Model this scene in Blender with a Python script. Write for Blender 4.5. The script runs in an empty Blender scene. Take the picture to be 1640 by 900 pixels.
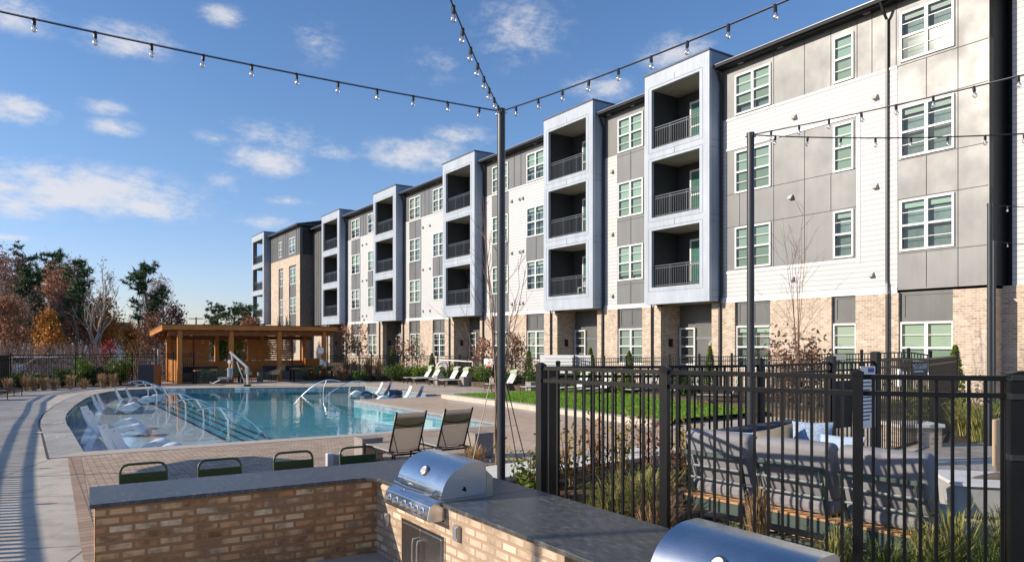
import bpy, bmesh, math, random
from math import radians as R, sin, cos, pi
from mathutils import Vector as V, Matrix, noise as mnoise
from mathutils.geometry import tessellate_polygon
random.seed(7)
scene = bpy.context.scene
col = scene.collection
HC = 2.3            # camera height (m)
FPX = 1150.0        # focal length in photograph pixels
HOR = 549.0         # horizon row of the level camera

# ---------------------------------------------------------------- camera
cd = bpy.data.cameras.new('camera'); cam = bpy.data.objects.new('camera', cd); col.objects.link(cam)
cd.sensor_width = 36; cd.lens = FPX/1640*36; cd.shift_y = 99/1640.0
cd.clip_start = .05; cd.clip_end = 3000
cam.location = (0, 0, HC); cam.rotation_euler = (R(90), 0, 0)
scene.camera = cam

# ---------------------------------------------------------------- light
SUN_A, SUN_E = R(12), R(22.5)      # rays travel along +X turned 12 deg away from the camera
SUNCOL = (1.0, .885, .73)
sd = bpy.data.lights.new('sun', 'SUN'); sd.energy = 3.75; sd.angle = R(.5); sd.color = SUNCOL
so = bpy.data.objects.new('sun', sd); col.objects.link(so)
ray = V((cos(SUN_E)*cos(SUN_A), cos(SUN_E)*sin(SUN_A), -sin(SUN_E)))
so.rotation_euler = ray.to_track_quat('-Z', 'Y').to_euler(); so.location = (-40, -10, 40)

w = bpy.data.worlds.new('World'); scene.world = w; w.use_nodes = True
nt = w.node_tree; nt.nodes.clear()
def N(t, **k):
    n = nt.nodes.new(t)
    for a, b in k.items(): setattr(n, a, b)
    return n
def LK(a, b): nt.links.new(a, b)
def MM(op, a, b=None, c=None, clamp=False):
    n = N('ShaderNodeMath', operation=op); n.use_clamp = clamp
    for i, x in enumerate((a, b, c)):
        if x is None: continue
        if isinstance(x, (int, float)): n.inputs[i].default_value = x
        else: LK(x, n.inputs[i])
    return n.outputs[0]
sky = N('ShaderNodeTexSky', sky_type='NISHITA', sun_disc=False)
sky.sun_elevation = SUN_E; sky.sun_rotation = R(258); sky.altitude = 100
sky.air_density = 1.0; sky.dust_density = .3; sky.ozone_density = 1.6
tc = N('ShaderNodeTexCoord')
sep = N('ShaderNodeSeparateXYZ'); LK(tc.outputs['Generated'], sep.inputs[0])
az = MM('ARCTAN2', sep.outputs[0], sep.outputs[1])
el = MM('ARCSINE', sep.outputs[2])
ae = N('ShaderNodeCombineXYZ'); LK(az, ae.inputs[0]); LK(el, ae.inputs[1])
# cloud banks: azimuth, elevation, half widths (radians) and density
def azel(px, py):
    d = V(((px-820)/FPX, 1, (HOR-py)/FPX)); d.normalize()
    return math.atan2(d.x, d.y), math.asin(d.z)
BANKS = [(15,22,75,26,.8),(205,66,80,28,.8),(355,25,45,18,.8),(505,68,50,40,.45),(835,50,95,62,.62),(25,174,60,24,.9),
 (172,172,42,14,.7),(186,205,44,14,.9),(135,305,190,42,1.15),(245,330,90,26,1.0),(430,257,72,28,1.05),(535,245,48,14,.7),
 (440,220,90,28,.6),(670,246,105,32,.95),(735,216,70,18,.75),(460,322,45,10,.7),(365,292,42,20,.5),(1085,88,70,34,.8),
 (965,142,75,26,.7),(12,380,40,8,.8),(425,357,55,14,.7),(700,104,60,34,.35),(25,330,60,30,.8),(340,222,40,14,.45)]
dens = None
for (px, py, rx, ry, s) in BANKS:
    a, e = azel(px, py)
    k = FPX/cos(a)/1.0
    sub = N('ShaderNodeVectorMath', operation='SUBTRACT'); LK(ae.outputs[0], sub.inputs[0]); sub.inputs[1].default_value = (a, e, 0)
    mul = N('ShaderNodeVectorMath', operation='MULTIPLY'); LK(sub.outputs[0], mul.inputs[0]); mul.inputs[1].default_value = (FPX/rx*.92, FPX/ry*.88, 0)
    ln = N('ShaderNodeVectorMath', operation='LENGTH'); LK(mul.outputs[0], ln.inputs[0])
    m = MM('MULTIPLY', MM('SUBTRACT', 1.0, ln.outputs['Value'], clamp=True), s)
    dens = m if dens is None else MM('MAXIMUM', dens, m)
zc = MM('MAXIMUM', MM('ADD', sep.outputs[2], .06), .03)
pl = N('ShaderNodeCombineXYZ'); LK(MM('DIVIDE', sep.outputs[0], zc), pl.inputs[0]); LK(MM('DIVIDE', sep.outputs[1], zc), pl.inputs[1])
n1 = N('ShaderNodeTexNoise'); LK(pl.outputs[0], n1.inputs['Vector']); n1.inputs['Scale'].default_value = 2.6; n1.inputs['Detail'].default_value = 8; n1.inputs['Roughness'].default_value = .62
n2 = N('ShaderNodeTexNoise'); LK(ae.outputs[0], n2.inputs['Vector']); n2.inputs['Scale'].default_value = 26; n2.inputs['Detail'].default_value = 7; n2.inputs['Roughness'].default_value = .7
mp = N('ShaderNodeMapping'); LK(ae.outputs[0], mp.inputs[0]); mp.inputs['Scale'].default_value = (1, 2.0, 1); mp.inputs['Rotation'].default_value = (0, 0, .35); LK(mp.outputs[0], n2.inputs['Vector'])
nn = MM('ADD', MM('MULTIPLY', n1.outputs[0], .6), MM('MULTIPLY', n2.outputs[0], 1.4))
raw = MM('ADD', MM('MULTIPLY', dens, 1.25), MM('MULTIPLY', MM('SUBTRACT', nn, 1.0), 2.0))
mr = N('ShaderNodeMapRange', interpolation_type='SMOOTHSTEP'); LK(raw, mr.inputs[0]); mr.inputs[1].default_value = -.05; mr.inputs[2].default_value = 1.35
cl = MM('MULTIPLY', mr.outputs[0], MM('MULTIPLY', dens, 2.2, clamp=True))
hz = N('ShaderNodeMapRange'); LK(el, hz.inputs[0]); hz.inputs[1].default_value = .02; hz.inputs[2].default_value = .55
mx = N('ShaderNodeMix', data_type='RGBA'); LK(MM('MULTIPLY', cl, .8), mx.inputs[0]); mx.inputs[7].default_value = (5.2, 5.1, 5.2, 1)
sat = N('ShaderNodeHueSaturation'); LK(sky.outputs[0], sat.inputs['Color']); sat.inputs['Saturation'].default_value = 1.2; sat.inputs['Value'].default_value = 1.0
tint = N('ShaderNodeMix', data_type='RGBA', blend_type='MULTIPLY'); tint.inputs[0].default_value = 1; LK(sat.outputs[0], tint.inputs[6]); tint.inputs[7].default_value = (.97, .94, 1.05, 1)
lowt = N('ShaderNodeMix', data_type='RGBA', blend_type='MULTIPLY'); lowt.inputs[7].default_value = (.80, .82, 1.04, 1); LK(MM('SUBTRACT', 1.0, MM('MULTIPLY', el, 4.0), clamp=True), lowt.inputs[0]); LK(tint.outputs[2], lowt.inputs[6])
LK(lowt.outputs[2], mx.inputs[6])
bg = N('ShaderNodeBackground'); LK(mx.outputs[2], bg.inputs[0]); bg.inputs[1].default_value = .102
wo = N('ShaderNodeOutputWorld'); LK(bg.outputs[0], wo.inputs[0])

vs = scene.view_settings
vs.view_transform = 'Standard'; vs.look = 'None'; vs.exposure = .66; vs.gamma = 1; vs.use_curve_mapping = False
cy = scene.cycles
cy.use_denoising = True
cy.max_bounces = 8; cy.transparent_max_bounces = 12; cy.glossy_bounces = 4; cy.diffuse_bounces = 3; cy.transmission_bounces = 6
cy.caustics_reflective = False; cy.caustics_refractive = False
cy.sample_clamp_indirect = 6

# ---------------------------------------------------------------- helpers
UX, VX = V((-.5574, .8303, 0)), V((.8303, .5574, 0))    # along the facade (away), into the facade
RX = -UX
ZX = V((0, 0, 1))
def G(px, py, z=0.0):
    d = FPX*(HC-z)/(py-HOR); return V(((px-820)/FPX*d, d, z))
def Q(px, py, d):
    return V(((px-820)/FPX*d, d, HC+(HOR-py)/FPX*d))
WL = {}
def wl(o): return WL.get(o.name, V((0, 0, 0)))
def tag(o, label=None, cat=None, group=None, kind=None):
    if label: o['label'] = label
    if cat: o['category'] = cat
    if group: o['group'] = group
    if kind: o['kind'] = kind
    return o
def thing(name, label, cat, loc=(0, 0, 0), group=None):
    o = bpy.data.objects.new(name, None); col.objects.link(o); o.empty_display_size = .2
    o.location = loc; WL[o.name] = V(loc)
    return tag(o, label, cat, group)
def kids(o): return [c for c in bpy.data.objects if c.parent == o]
def copy_tree(o, parent=None):
    c = o.copy(); col.objects.link(c); c.parent = parent
    for ch in list(o.children): copy_tree(ch, c)
    return c
def place(o, loc, rz=0.0, sc=None):
    o.location = loc; o.rotation_euler = (0, 0, rz)
    if sc: o.scale = (sc, sc, sc)
    return o
class MB:
    def __init__(s, org=(0, 0, 0), ex=(1, 0, 0), ey=(0, 1, 0), ez=(0, 0, 1)):
        s.o, s.ex, s.ey, s.ez = V(org), V(ex), V(ey), V(ez); s.v = []; s.f = []; s.m = []; s.mi = 0
    def p(s, q):
        s.v.append(s.o+s.ex*q[0]+s.ey*q[1]+s.ez*q[2]); return len(s.v)-1
    def face(s, ids): s.f.append(tuple(ids)); s.m.append(s.mi)
    def poly(s, pts): s.face([s.p(q) for q in pts])
    def box(s, x0, x1, y0, y1, z0, z1):
        i = [s.p((x, y, z)) for z in (z0, z1) for y in (y0, y1) for x in (x0, x1)]
        for q in ((0, 2, 3, 1), (4, 5, 7, 6), (0, 1, 5, 4), (2, 6, 7, 3), (0, 4, 6, 2), (1, 3, 7, 5)): s.face([i[k] for k in q])
        return s
    def prism(s, pts, z0, z1, axis='z'):
        def mk(a, b, h): return (a, b, h) if axis == 'z' else ((h, a, b) if axis == 'x' else (a, h, b))
        lo = [s.p(mk(a, b, z0)) for a, b in pts]; hi = [s.p(mk(a, b, z1)) for a, b in pts]
        n = len(pts); s.face(lo[::-1]); s.face(hi)
        for k in range(n): s.face((lo[k], lo[(k+1) % n], hi[(k+1) % n], hi[k]))
        return s
    def tube(s, pts, r, seg=6, caps=True):
        pts = [V(p) for p in pts]; n = len(pts); rs = r if isinstance(r, (list, tuple)) else [r]*n
        up = V((0, 0, 1)); rings = []; pa = None
        for k in range(n):
            t = (pts[min(k+1, n-1)]-pts[max(k-1, 0)]).normalized()
            if pa is None:
                pa = t.orthogonal().normalized() if abs(t.z) > .95 else t.cross(up).normalized()
            a = (pa-t*pa.dot(t)); a = a.normalized() if a.length > 1e-6 else t.orthogonal().normalized(); pa = a
            b = t.cross(a)
            off = pi/seg if seg == 4 else 0
            rings.append([s.p(pts[k]+(a*cos(2*pi*j/seg+off)+b*sin(2*pi*j/seg+off))*rs[k]) for j in range(seg)])
        for k in range(n-1):
            for j in range(seg): s.face((rings[k][j], rings[k][(j+1) % seg], rings[k+1][(j+1) % seg], rings[k+1][j]))
        if caps: s.face(rings[0][::-1]); s.face(rings[-1])
        return s
    def bar(s, a, b, wd, ht=None):      # square bar between two points
        return s.tube([a, b], wd*.7071, 4)
    def lathe(s, c, prof, seg=12):
        rings = [[s.p((c[0]+r*cos(2*pi*j/seg), c[1]+r*sin(2*pi*j/seg), c[2]+z)) for j in range(seg)] for r, z in prof]
        for k in range(len(rings)-1):
            for j in range(seg): s.face((rings[k][j], rings[k][(j+1) % seg], rings[k+1][(j+1) % seg], rings[k+1][j]))
        s.face(rings[0][::-1]); s.face(rings[-1]); return s
    def disc(s, c, nrm, r, th, seg=14):
        c = V(c); nrm = V(nrm).normalized(); return s.tube([c, c+nrm*th], r, seg)
    def sheet(s, outer, holes=(), z=0.0):
        rings = [[V((a[0], a[1], z)) for a in q] for q in (outer, *holes)]
        tri = tessellate_polygon(rings); flat = [q for ring in rings for q in ring]
        base = len(s.v)
        for q in flat: s.p(q)
        for t in tri: s.face([base+k for k in t])
        return s
    def build(s, name, mat, parent=None, loc=None, smooth=False, bevel=0, kind=None, recalc=True, ang=40):
        if loc is None: loc = wl(parent) if parent else V((0, 0, 0))
        loc = V(loc)
        me = bpy.data.meshes.new(name); me.from_pydata([tuple(v-loc) for v in s.v], [], s.f)
        for m in (mat if isinstance(mat, (list, tuple)) else [mat]): me.materials.append(m)
        if any(s.m): me.polygons.foreach_set('material_index', s.m)
        if recalc:
            b = bmesh.new(); b.from_mesh(me); bmesh.ops.recalc_face_normals(b, faces=b.faces); b.to_mesh(me); b.free()
        if smooth:
            me.polygons.foreach_set('use_smooth', [True]*len(me.polygons))
            me.set_sharp_from_angle(angle=R(ang))
        o = bpy.data.objects.new(name, me); col.objects.link(o)
        if parent: o.parent = parent; o.location = loc-wl(parent)
        else: o.location = loc
        WL[o.name] = loc
        if kind: o['kind'] = kind
        if bevel:
            bv = o.modifiers.new('bevel', 'BEVEL'); bv.width = bevel; bv.segments = 2; bv.limit_method = 'ANGLE'
        return o
def up_sheet(o):            # make a flat sheet face upwards
    me = o.data
    if sum(p.normal.z*p.area for p in me.polygons) < 0: me.flip_normals()
    return o

# ---------------------------------------------------------------- materials
class Mat:
    def __init__(s, name):
        s.m = bpy.data.materials.new(name); s.m.use_nodes = True; s.t = s.m.node_tree
        s.b = s.t.nodes['Principled BSDF']; s.out = s.t.nodes['Material Output']
    def n(s, t, **k):
        q = s.t.nodes.new(t)
        for a, b in k.items(): setattr(q, a, b)
        return q
    def l(s, a, b): s.t.links.new(a, b)
    def math(s, op, a, b=None, clamp=False):
        q = s.n('ShaderNodeMath', operation=op); q.use_clamp = clamp
        for i, x in enumerate((a, b)):
            if x is None: continue
            if isinstance(x, (int, float)): q.inputs[i].default_value = x
            else: s.l(x, q.inputs[i])
        return q.outputs[0]
    def set(s, **k):
        for a, b in k.items():
            i = s.b.inputs[a.replace('_', ' ')]
            i.default_value = (*b, 1) if isinstance(b, tuple) and len(b) == 3 else b
        return s
    def pos(s, ang=0.0, wall=False, obj=False):
        g = s.n('ShaderNodeTexCoord').outputs['Object'] if obj else s.n('ShaderNodeNewGeometry').outputs['Position']
        if ang:
            vr = s.n('ShaderNodeVectorRotate', rotation_type='Z_AXIS'); s.l(g, vr.inputs['Vector']); vr.inputs['Angle'].default_value = -ang; g = vr.outputs[0]
        if wall:
            sp = s.n('ShaderNodeSeparateXYZ'); s.l(g, sp.inputs[0]); cb = s.n('ShaderNodeCombineXYZ')
            s.l(s.math('ADD', sp.outputs[0], sp.outputs[1]), cb.inputs[0]); s.l(sp.outputs[2], cb.inputs[1]); g = cb.outputs[0]
        return g
    def noise(s, vec, sc, det=4, ro=.55, out=0):
        q = s.n('ShaderNodeTexNoise'); s.l(vec, q.inputs['Vector']); q.inputs['Scale'].default_value = sc; q.inputs['Detail'].default_value = det; q.inputs['Roughness'].default_value = ro
        return q.outputs[out]
    def ramp(s, fac, stops):
        q = s.n('ShaderNodeValToRGB'); s.l(fac, q.inputs[0]); e = q.color_ramp.elements
        while len(e) < len(stops): e.new(.5)
        for i, (p, c) in enumerate(stops): e[i].position = p; e[i].color = (*c, 1)
        return q.outputs[0]
    def mix(s, fac, a, b, mode='MIX'):
        q = s.n('ShaderNodeMix', data_type='RGBA', blend_type=mode)
        for i, x in ((0, fac), (6, a), (7, b)):
            if isinstance(x, tuple): q.inputs[i].default_value = (*x, 1)
            elif isinstance(x, (int, float)): q.inputs[i].default_value = x
            else: s.l(x, q.inputs[i])
        return q.outputs[2]
    def color(s, c): s.l(c, s.b.inputs['Base Color']); return s
    def bump(s, h, st=.3, dist=.01):
        q = s.n('ShaderNodeBump'); s.l(h, q.inputs['Height']); q.inputs['Strength'].default_value = st; q.inputs['Distance'].default_value = dist
        s.l(q.outputs[0], s.b.inputs['Normal']); return s
MATS = {}
def plain(name, c, rough=.5, metal=0.0, var=.12, sc=3.0, bump=0.0, spec=.5):
    if name in MATS: return MATS[name]
    m = Mat(name); g = m.pos(obj=True); f = m.noise(g, sc, 5)
    lo = tuple(x*(1-var) for x in c); hi = tuple(min(1, x*(1+var)) for x in c)
    m.color(m.ramp(f, [(.3, lo), (.7, hi)])); m.set(Roughness=rough, Metallic=metal); m.b.inputs['Specular IOR Level'].default_value = spec
    if bump: m.bump(m.noise(g, sc*14, 3), bump, .004)
    MATS[name] = m.m; return m.m
def brick_mat(name, ang, cols, mortar, bw=.203, bh=.081, ms=.011, smudge=.5, wall=True, rough=.85, bump=.6, off=.5):
    m = Mat(name); g = m.pos(ang, wall)
    b = m.n('ShaderNodeTexBrick'); m.l(g, b.inputs['Vector']); b.offset = off
    b.inputs['Scale'].default_value = 1; b.inputs['Brick Width'].default_value = bw; b.inputs['Row Height'].default_value = bh; b.inputs['Mortar Size'].default_value = ms; b.inputs['Mortar Smooth'].default_value = .15
    b.inputs['Color1'].default_value = (0, 0, 0, 1); b.inputs['Color2'].default_value = (1, 1, 1, 1); b.inputs['Mortar'].default_value = (.5, .5, .5, 1)
    f = m.ramp(b.outputs['Color'], [(i/(len(cols)-1), c) for i, c in enumerate(cols)])
    sm = m.noise(g, .85/bw, 2, .5); sm2 = m.noise(g, 34, 4, .7); sm3 = m.noise(g, 2.6/bw, 3, .6)
    d = m.ramp(m.math('ADD', m.math('ADD', m.math('MULTIPLY', sm, .7), m.math('MULTIPLY', sm3, .3)), m.math('MULTIPLY', sm2, .12)), [(.47, tuple([1-smudge]*3)), (.56, (1-smudge*.45,)*3), (.64, (1, 1, 1))])
    f = m.mix(1.0, f, d, 'MULTIPLY')
    big = m.ramp(m.noise(g, .35, 3), [(.3, (.84, .82, .8)), (.7, (1.05, 1.05, 1.05))]); f = m.mix(1.0, f, big, 'MULTIPLY')
    c = m.mix(b.outputs['Fac'], f, mortar); m.color(c); m.set(Roughness=rough)
    h = m.math('ADD', m.math('MULTIPLY', b.outputs['Fac'], -1.0), m.math('MULTIPLY', sm2, .35)); m.bump(h, bump, .006)
    MATS[name] = m.m; return m.m
TH_V = math.atan2(VX.y, VX.x)      # direction of the wall normal
def noisy(name, stops, sc, det=6, rough=.8, bump=0.0, bsc=None, ro=.6, ang=0, two=None):
    m = Mat(name); g = m.pos(ang); f = m.noise(g, sc, det, ro); c = m.ramp(f, stops)
    if two:
        c = m.mix(1.0, c, m.ramp(m.noise(g, two, 4), [(.35, (.72, .72, .72)), (.65, (1, 1, 1))]), 'MULTIPLY')
    m.color(c); m.set(Roughness=rough)
    if bump: m.bump(m.noise(g, bsc or sc*4, 4), bump, .02)
    MATS[name] = m.m; return m.m
def leafy(name, stops, sc=1.2, rough=.6, trans=.25):
    m = Mat(name); g = m.pos(); f = m.noise(g, sc, 3); f2 = m.noise(g, sc*9, 2)
    k = m.math('ADD', m.math('MULTIPLY', f, .6), m.math('MULTIPLY', f2, .4))
    c = m.ramp(k, stops); m.color(c); m.set(Roughness=rough); m.b.inputs['Specular IOR Level'].default_value = .2
    if trans:
        t = m.n('ShaderNodeBsdfTranslucent'); m.l(c, t.inputs[0]); mx = m.n('ShaderNodeMixShader'); mx.inputs[0].default_value = trans
        m.l(m.b.outputs[0], mx.inputs[1]); m.l(t.outputs[0], mx.inputs[2]); m.l(mx.outputs[0], m.out.inputs[0])
    MATS[name] = m.m; return m.m

black_metal = plain('black_metal', (.009, .0095, .0105), .42, 0, .2, 5, 0, .22)
dark_metal = plain('dark_metal', (.045, .048, .05), .4, .3, .1, 5)
steel = plain('stainless', (.62, .62, .63), .22, 1.0, .05, 30)
steel_dark = plain('stainless_dark', (.36, .33, .31), .32, 1.0, .1, 20)
chrome = plain('chrome', (.78, .77, .75), .24, 1.0, .03, 6)
white_paint = plain('white_paint', (.78, .78, .77), .45, 0, .03, 4)
white_plastic = plain('white_plastic', (.84, .84, .84), .4, 0, .03, 4)
navy_plastic = plain('navy_plastic', (.025, .045, .13), .35, 0, .08, 4)
green_metal = plain('green_metal', (.028, .065, .018), .4, 0, .1, 6)
def fabric(name, c, tr):
    m = Mat(name); g = m.pos(obj=True); k = m.ramp(m.noise(g, 45, 4), [(.3, tuple(x*.94 for x in c)), (.7, c)]); m.color(k); m.set(Roughness=.85)
    t = m.n('ShaderNodeBsdfTranslucent'); m.l(k, t.inputs[0]); mx = m.n('ShaderNodeMixShader'); mx.inputs[0].default_value = tr
    m.l(m.b.outputs[0], mx.inputs[1]); m.l(t.outputs[0], mx.inputs[2]); m.l(mx.outputs[0], m.out.inputs[0]); return m.m
sling = fabric('sling_fabric', (.68, .62, .54), .5)
sling_white = fabric('white_sling', (.8, .79, .76), .3)
pillow_green = plain('pillow_green', (.36, .42, .24), .85, 0, .08, 12, .2)
cushion_gray = plain('cushion_gray', (.25, .245, .258), .95, 0, .08, 60, .35)
cushion_dark = plain('cushion_dark', (.045, .05, .075), .95, 0, .08, 60, .3)
sofa_frame = plain('sofa_frame', (.055, .085, .075), .5, 0, .08, 8)
taupe = plain('taupe_stone', (.27, .235, .21), .75, 0, .1, 7, .15)
taupe_dark = plain('dark_stone', (.075, .07, .065), .7, 0, .12, 7, .15)
kerb_m = plain('kerb_stone', (.5, .44, .36), .85, 0, .1, 5, .2)
concrete_white = plain('cream_stone', (.72, .7, .64), .8, 0, .06, 5, .2)
concrete_gray = plain('grey_concrete', (.3, .3, .3), .8, 0, .1, 5, .2)
bark = plain('bark', (.13, .10, .08), .9, 0, .35, 9, .6)
bark_pale = plain('pale_bark', (.42, .38, .32), .9, 0, .25, 6, .4)
twig = plain('twig', (.19, .12, .085), .9, 0, .25, 12)
orange_mat = plain('orange_print', (.75, .22, .08), .6)
# ---------------------------------------------------------------- ground, decks, pool
PN = [G(134,724), G(800,680)]
A_ = G(567,641); D_ = G(709,634.2); B_ = G(585,619)
far = [G(480,620), G(360,621), G(255,622), G(205,624), G(175.5,626.7), G(152.4,631.1), G(136.4,638.2), G(118.6,649.8), G(107,662), G(104.4,671), G(107,680), G(113.3,688.9)]
POOL = [PN[0], PN[1], A_, D_, B_] + far
NP = len(POOL)
def area(p): return .5*sum(p[i].x*p[(i+1) % len(p)].y-p[(i+1) % len(p)].x*p[i].y for i in range(len(p)))
if area(POOL) < 0: POOL.reverse()
def offset(p, ws):
    n = len(p); out = []
    for i in range(n):
        a, b, c = p[i-1], p[i], p[(i+1) % n]
        d1 = (b-a).normalized(); d2 = (c-b).normalized()
        n1 = V((d1.y, -d1.x, 0)); n2 = V((d2.y, -d2.x, 0)); m = (n1+n2)
        m = m/(max(.35, 1+n1.dot(n2))); out.append(b+m*ws[i])
    return out
WS = [.62 if (q.x < -8.3 and q.y < 33.5) else .32 for q in POOL]
RING = offset(POOL, WS)
grass_far = noisy('field_ground', [(.3, (.06, .055, .03)), (.5, (.1, .085, .05)), (.7, (.07, .085, .035))], .35, 8, .95, .4, 3)
# stained, slightly streaked concrete with control joints
def concrete(name, cols, ang, jw, jh, joint=.45, rough=.8):
    m = Mat(name); g = m.pos(ang); f = m.noise(g, .55, 7, .6)
    c = m.ramp(f, [(.28, cols[0]), (.5, cols[1]), (.74, cols[2])])
    c = m.mix(1.0, c, m.ramp(m.noise(g, 34, 4, .7), [(.3, (.86, .86, .86)), (.65, (1, 1, 1))]), 'MULTIPLY')
    c = m.mix(1.0, c, m.ramp(m.noise(g, 2.3, 6, .7), [(.33, (.74, .72, .69)), (.52, (1, 1, 1))]), 'MULTIPLY')
    c = m.mix(1.0, c, m.ramp(m.noise(g, .22, 5, .7), [(.38, (.82, .8, .78)), (.5, (1, 1, 1))]), 'MULTIPLY')
    b = m.n('ShaderNodeTexBrick'); m.l(g, b.inputs['Vector']); b.offset = 0; b.inputs['Scale'].default_value = 1
    b.inputs['Brick Width'].default_value = jw; b.inputs['Row Height'].default_value = jh; b.inputs['Mortar Size'].default_value = .02; b.inputs['Mortar Smooth'].default_value = .3
    b.inputs['Color1'].default_value = (.93, .93, .93, 1); b.inputs['Color2'].default_value = (1, 1, 1, 1); b.inputs['Mortar'].default_value = (joint, joint, joint, 1)
    c = m.mix(1.0, c, b.outputs['Color'], 'MULTIPLY'); m.color(c); m.set(Roughness=rough)
    m.bump(m.noise(g, 60, 3), .25, .003); MATS[name] = m.m; return m.m
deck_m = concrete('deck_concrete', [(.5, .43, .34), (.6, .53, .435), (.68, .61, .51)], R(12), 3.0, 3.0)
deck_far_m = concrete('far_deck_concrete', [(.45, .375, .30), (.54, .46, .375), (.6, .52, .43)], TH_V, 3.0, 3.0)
coping_m = concrete('coping_concrete', [(.33, .32, .29), (.43, .415, .38), (.5, .485, .445)], 0, 3.2, 50, .6)
paver_m = brick_mat('paver', TH_V, [(.4, .28, .185), (.57, .425, .3), (.47, .345, .245), (.63, .49, .365), (.5, .36, .25)], (.2, .15, .11), .23, .115, .011, .14, False, .85, .8)
paver_edge = brick_mat('paver_edge', TH_V+R(0), [(.4, .25, .165), (.5, .345, .24), (.44, .3, .21)], (.2, .16, .125), .34, .17, .012, .2, False, .85, .8, 0)
paver_far = brick_mat('peninsula_paver', TH_V, [(.52, .385, .275), (.6, .455, .335), (.56, .42, .31)], (.4, .31, .23), .3, .15, .01, .12, False, .85, .4)
mulch_m = noisy('mulch', [(.3, (.035, .02, .014)), (.5, (.1, .055, .035)), (.7, (.19, .12, .075))], 22, 8, .95, .9, 40, .75)
soil_m = noisy('soil', [(.3, (.05, .035, .022)), (.55, (.1, .07, .045)), (.75, (.16, .115, .07))], 6, 8, .95, .8, 14)
BIG = [V((-900, -60, 0)), V((900, -60, 0)), V((900, 1500, 0)), V((-900, 1500, 0))]
up_sheet(MB().sheet(BIG, [POOL], -.012).build('ground', grass_far, kind='structure', recalc=False))
deck = [V((-60, -4, 0)), V((30, -4, 0)), V((30, 27, 0)), G(985,632), G(880,628), G(740,613.5), G(660,611), G(560,610), V((-13, 47.5, 0)), V((-21.5, 42, 0)), V((-27, 36.5, 0)), V((-60, 33, 0))]
up_sheet(MB().sheet(deck, [POOL], -.004).build('pool_deck', deck_m, kind='structure', recalc=False))
fdeck = [D_, D_+VX*14, D_+VX*14+UX*17, B_+UX*3+VX*6, B_+UX*2.2, B_]
fdeck = [D_+RX*.1, G(716,637), G(1400,633), G(985,629), G(880,627), G(740,613), G(660,611), G(585,611.5), B_+V((.1, .1, 0))]
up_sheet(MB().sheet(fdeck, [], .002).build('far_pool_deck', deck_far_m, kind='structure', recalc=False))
pen = [PN[1]+VX*.1, A_+VX*.05+RX*.05, D_, G(716,644), G(820,657), G(990,677), G(1192,702), G(1075,735), G(860,768), G(800,776), G(808,683)]
up_sheet(MB().sheet(pen, [], .003).build('paver_peninsula', paver_far, kind='structure', recalc=False))
pv = [G(108,730), PN[0]+V((.25, -.3, 0)), PN[0]+V((.3, -.05, 0))-VX*.15-V((0, .1, 0)), PN[1], G(808,683), G(800,776), G(700,800), G(640,900), G(150,960), G(132,890)]
pv = [G(108,730), PN[0], PN[1], G(808,683), G(800,776), G(700,800), G(640,900), G(150,960), G(132,890)]
up_sheet(MB().sheet(pv, [], .004).build('paver_walk', paver_m, kind='structure', recalc=False))
ev = [G(108,730), G(129,730), G(160,900), G(150,960), G(132,890)]
up_sheet(MB().sheet(ev, [], .007).build('paver_border', paver_edge, kind='structure', recalc=False))
# coping ring
mb = MB(); rl = []
for i in range(NP):
    j = (i+1) % NP; h = .012
    a, b, c, d = POOL[i], POOL[j], RING[j], RING[i]
    mb.mi = 0 if (WS[i] > .5 and WS[j] > .5) else 1
    q = [mb.p((t.x, t.y, z)) for z in (h, -.09) for t in (a, b, c, d)]
    mb.face((q[0], q[3], q[2], q[1])); mb.face((q[0], q[1], q[5], q[4])); mb.face((q[2], q[3], q[7], q[6]))
mb.build('pool_coping', [coping_m, plain('bullnose_coping', (.5, .44, .37), .75, 0, .08, 5, .2)], kind='structure')
# dark expansion joint outside the wide band
mb = MB(); R2 = offset(POOL, [x+.05 for x in WS])
for i in range(NP):
    j = (i+1) % NP
    if WS[i] > .5 and WS[j] > .5:
        mb.poly([(*RING[i].xy, .003), (*RING[j].xy, .003), (*R2[j].xy, .003), (*R2[i].xy, .003)])
up_sheet(mb.build('deck_joint', plain('joint_sealant', (.05, .045, .045), .8), kind='structure', recalc=False))
# pool shell
tile_m = brick_mat('waterline_tile', TH_V, [(.10, .2, .3), (.2, .34, .42), (.15, .27, .36), (.27, .42, .5)], (.5, .55, .57), .15, .15, .008, .1, True, .25, .2, 0)
plaster = noisy('pool_plaster', [(.3, (.06, .37, .46)), (.7, (.1, .47, .56))], 3, 6, .7)
ledge_m = noisy('ledge_plaster', [(.3, (.5, .56, .58)), (.7, (.6, .66, .68))], 2, 6, .7)
nosing = plain('step_nosing', (.02, .03, .06), .5)
mb = MB()
for i in range(NP):
    j = (i+1) % NP; a, b = POOL[i], POOL[j]
    for z0, z1, k in ((0, -.22, 0), (-.22, -.7, 1)):
        mb.mi = k; mb.poly([(*a.xy, z0), (*b.xy, z0), (*b.xy, z1), (*a.xy, z1)])
mb.mi = 1; mb.sheet(POOL, [], -.66)
mb.build('pool_basin', [tile_m, plaster], kind='structure', recalc=False)
R6 = G(360,695,-.12)                      # foot of the nearest rail, on the ledge edge line
def clip(poly, o, nrm):
    out = []
    for i in range(len(poly)):
        a, b = poly[i], poly[(i+1) % len(poly)]; da, db = (a-o).dot(nrm), (b-o).dot(nrm)
        if da <= 0: out.append(a)
        if (da < 0) != (db < 0): out.append(a+(b-a)*(da/(da-db)))
    return out
ed = UX
nrmE = VX
mb = MB()
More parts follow.
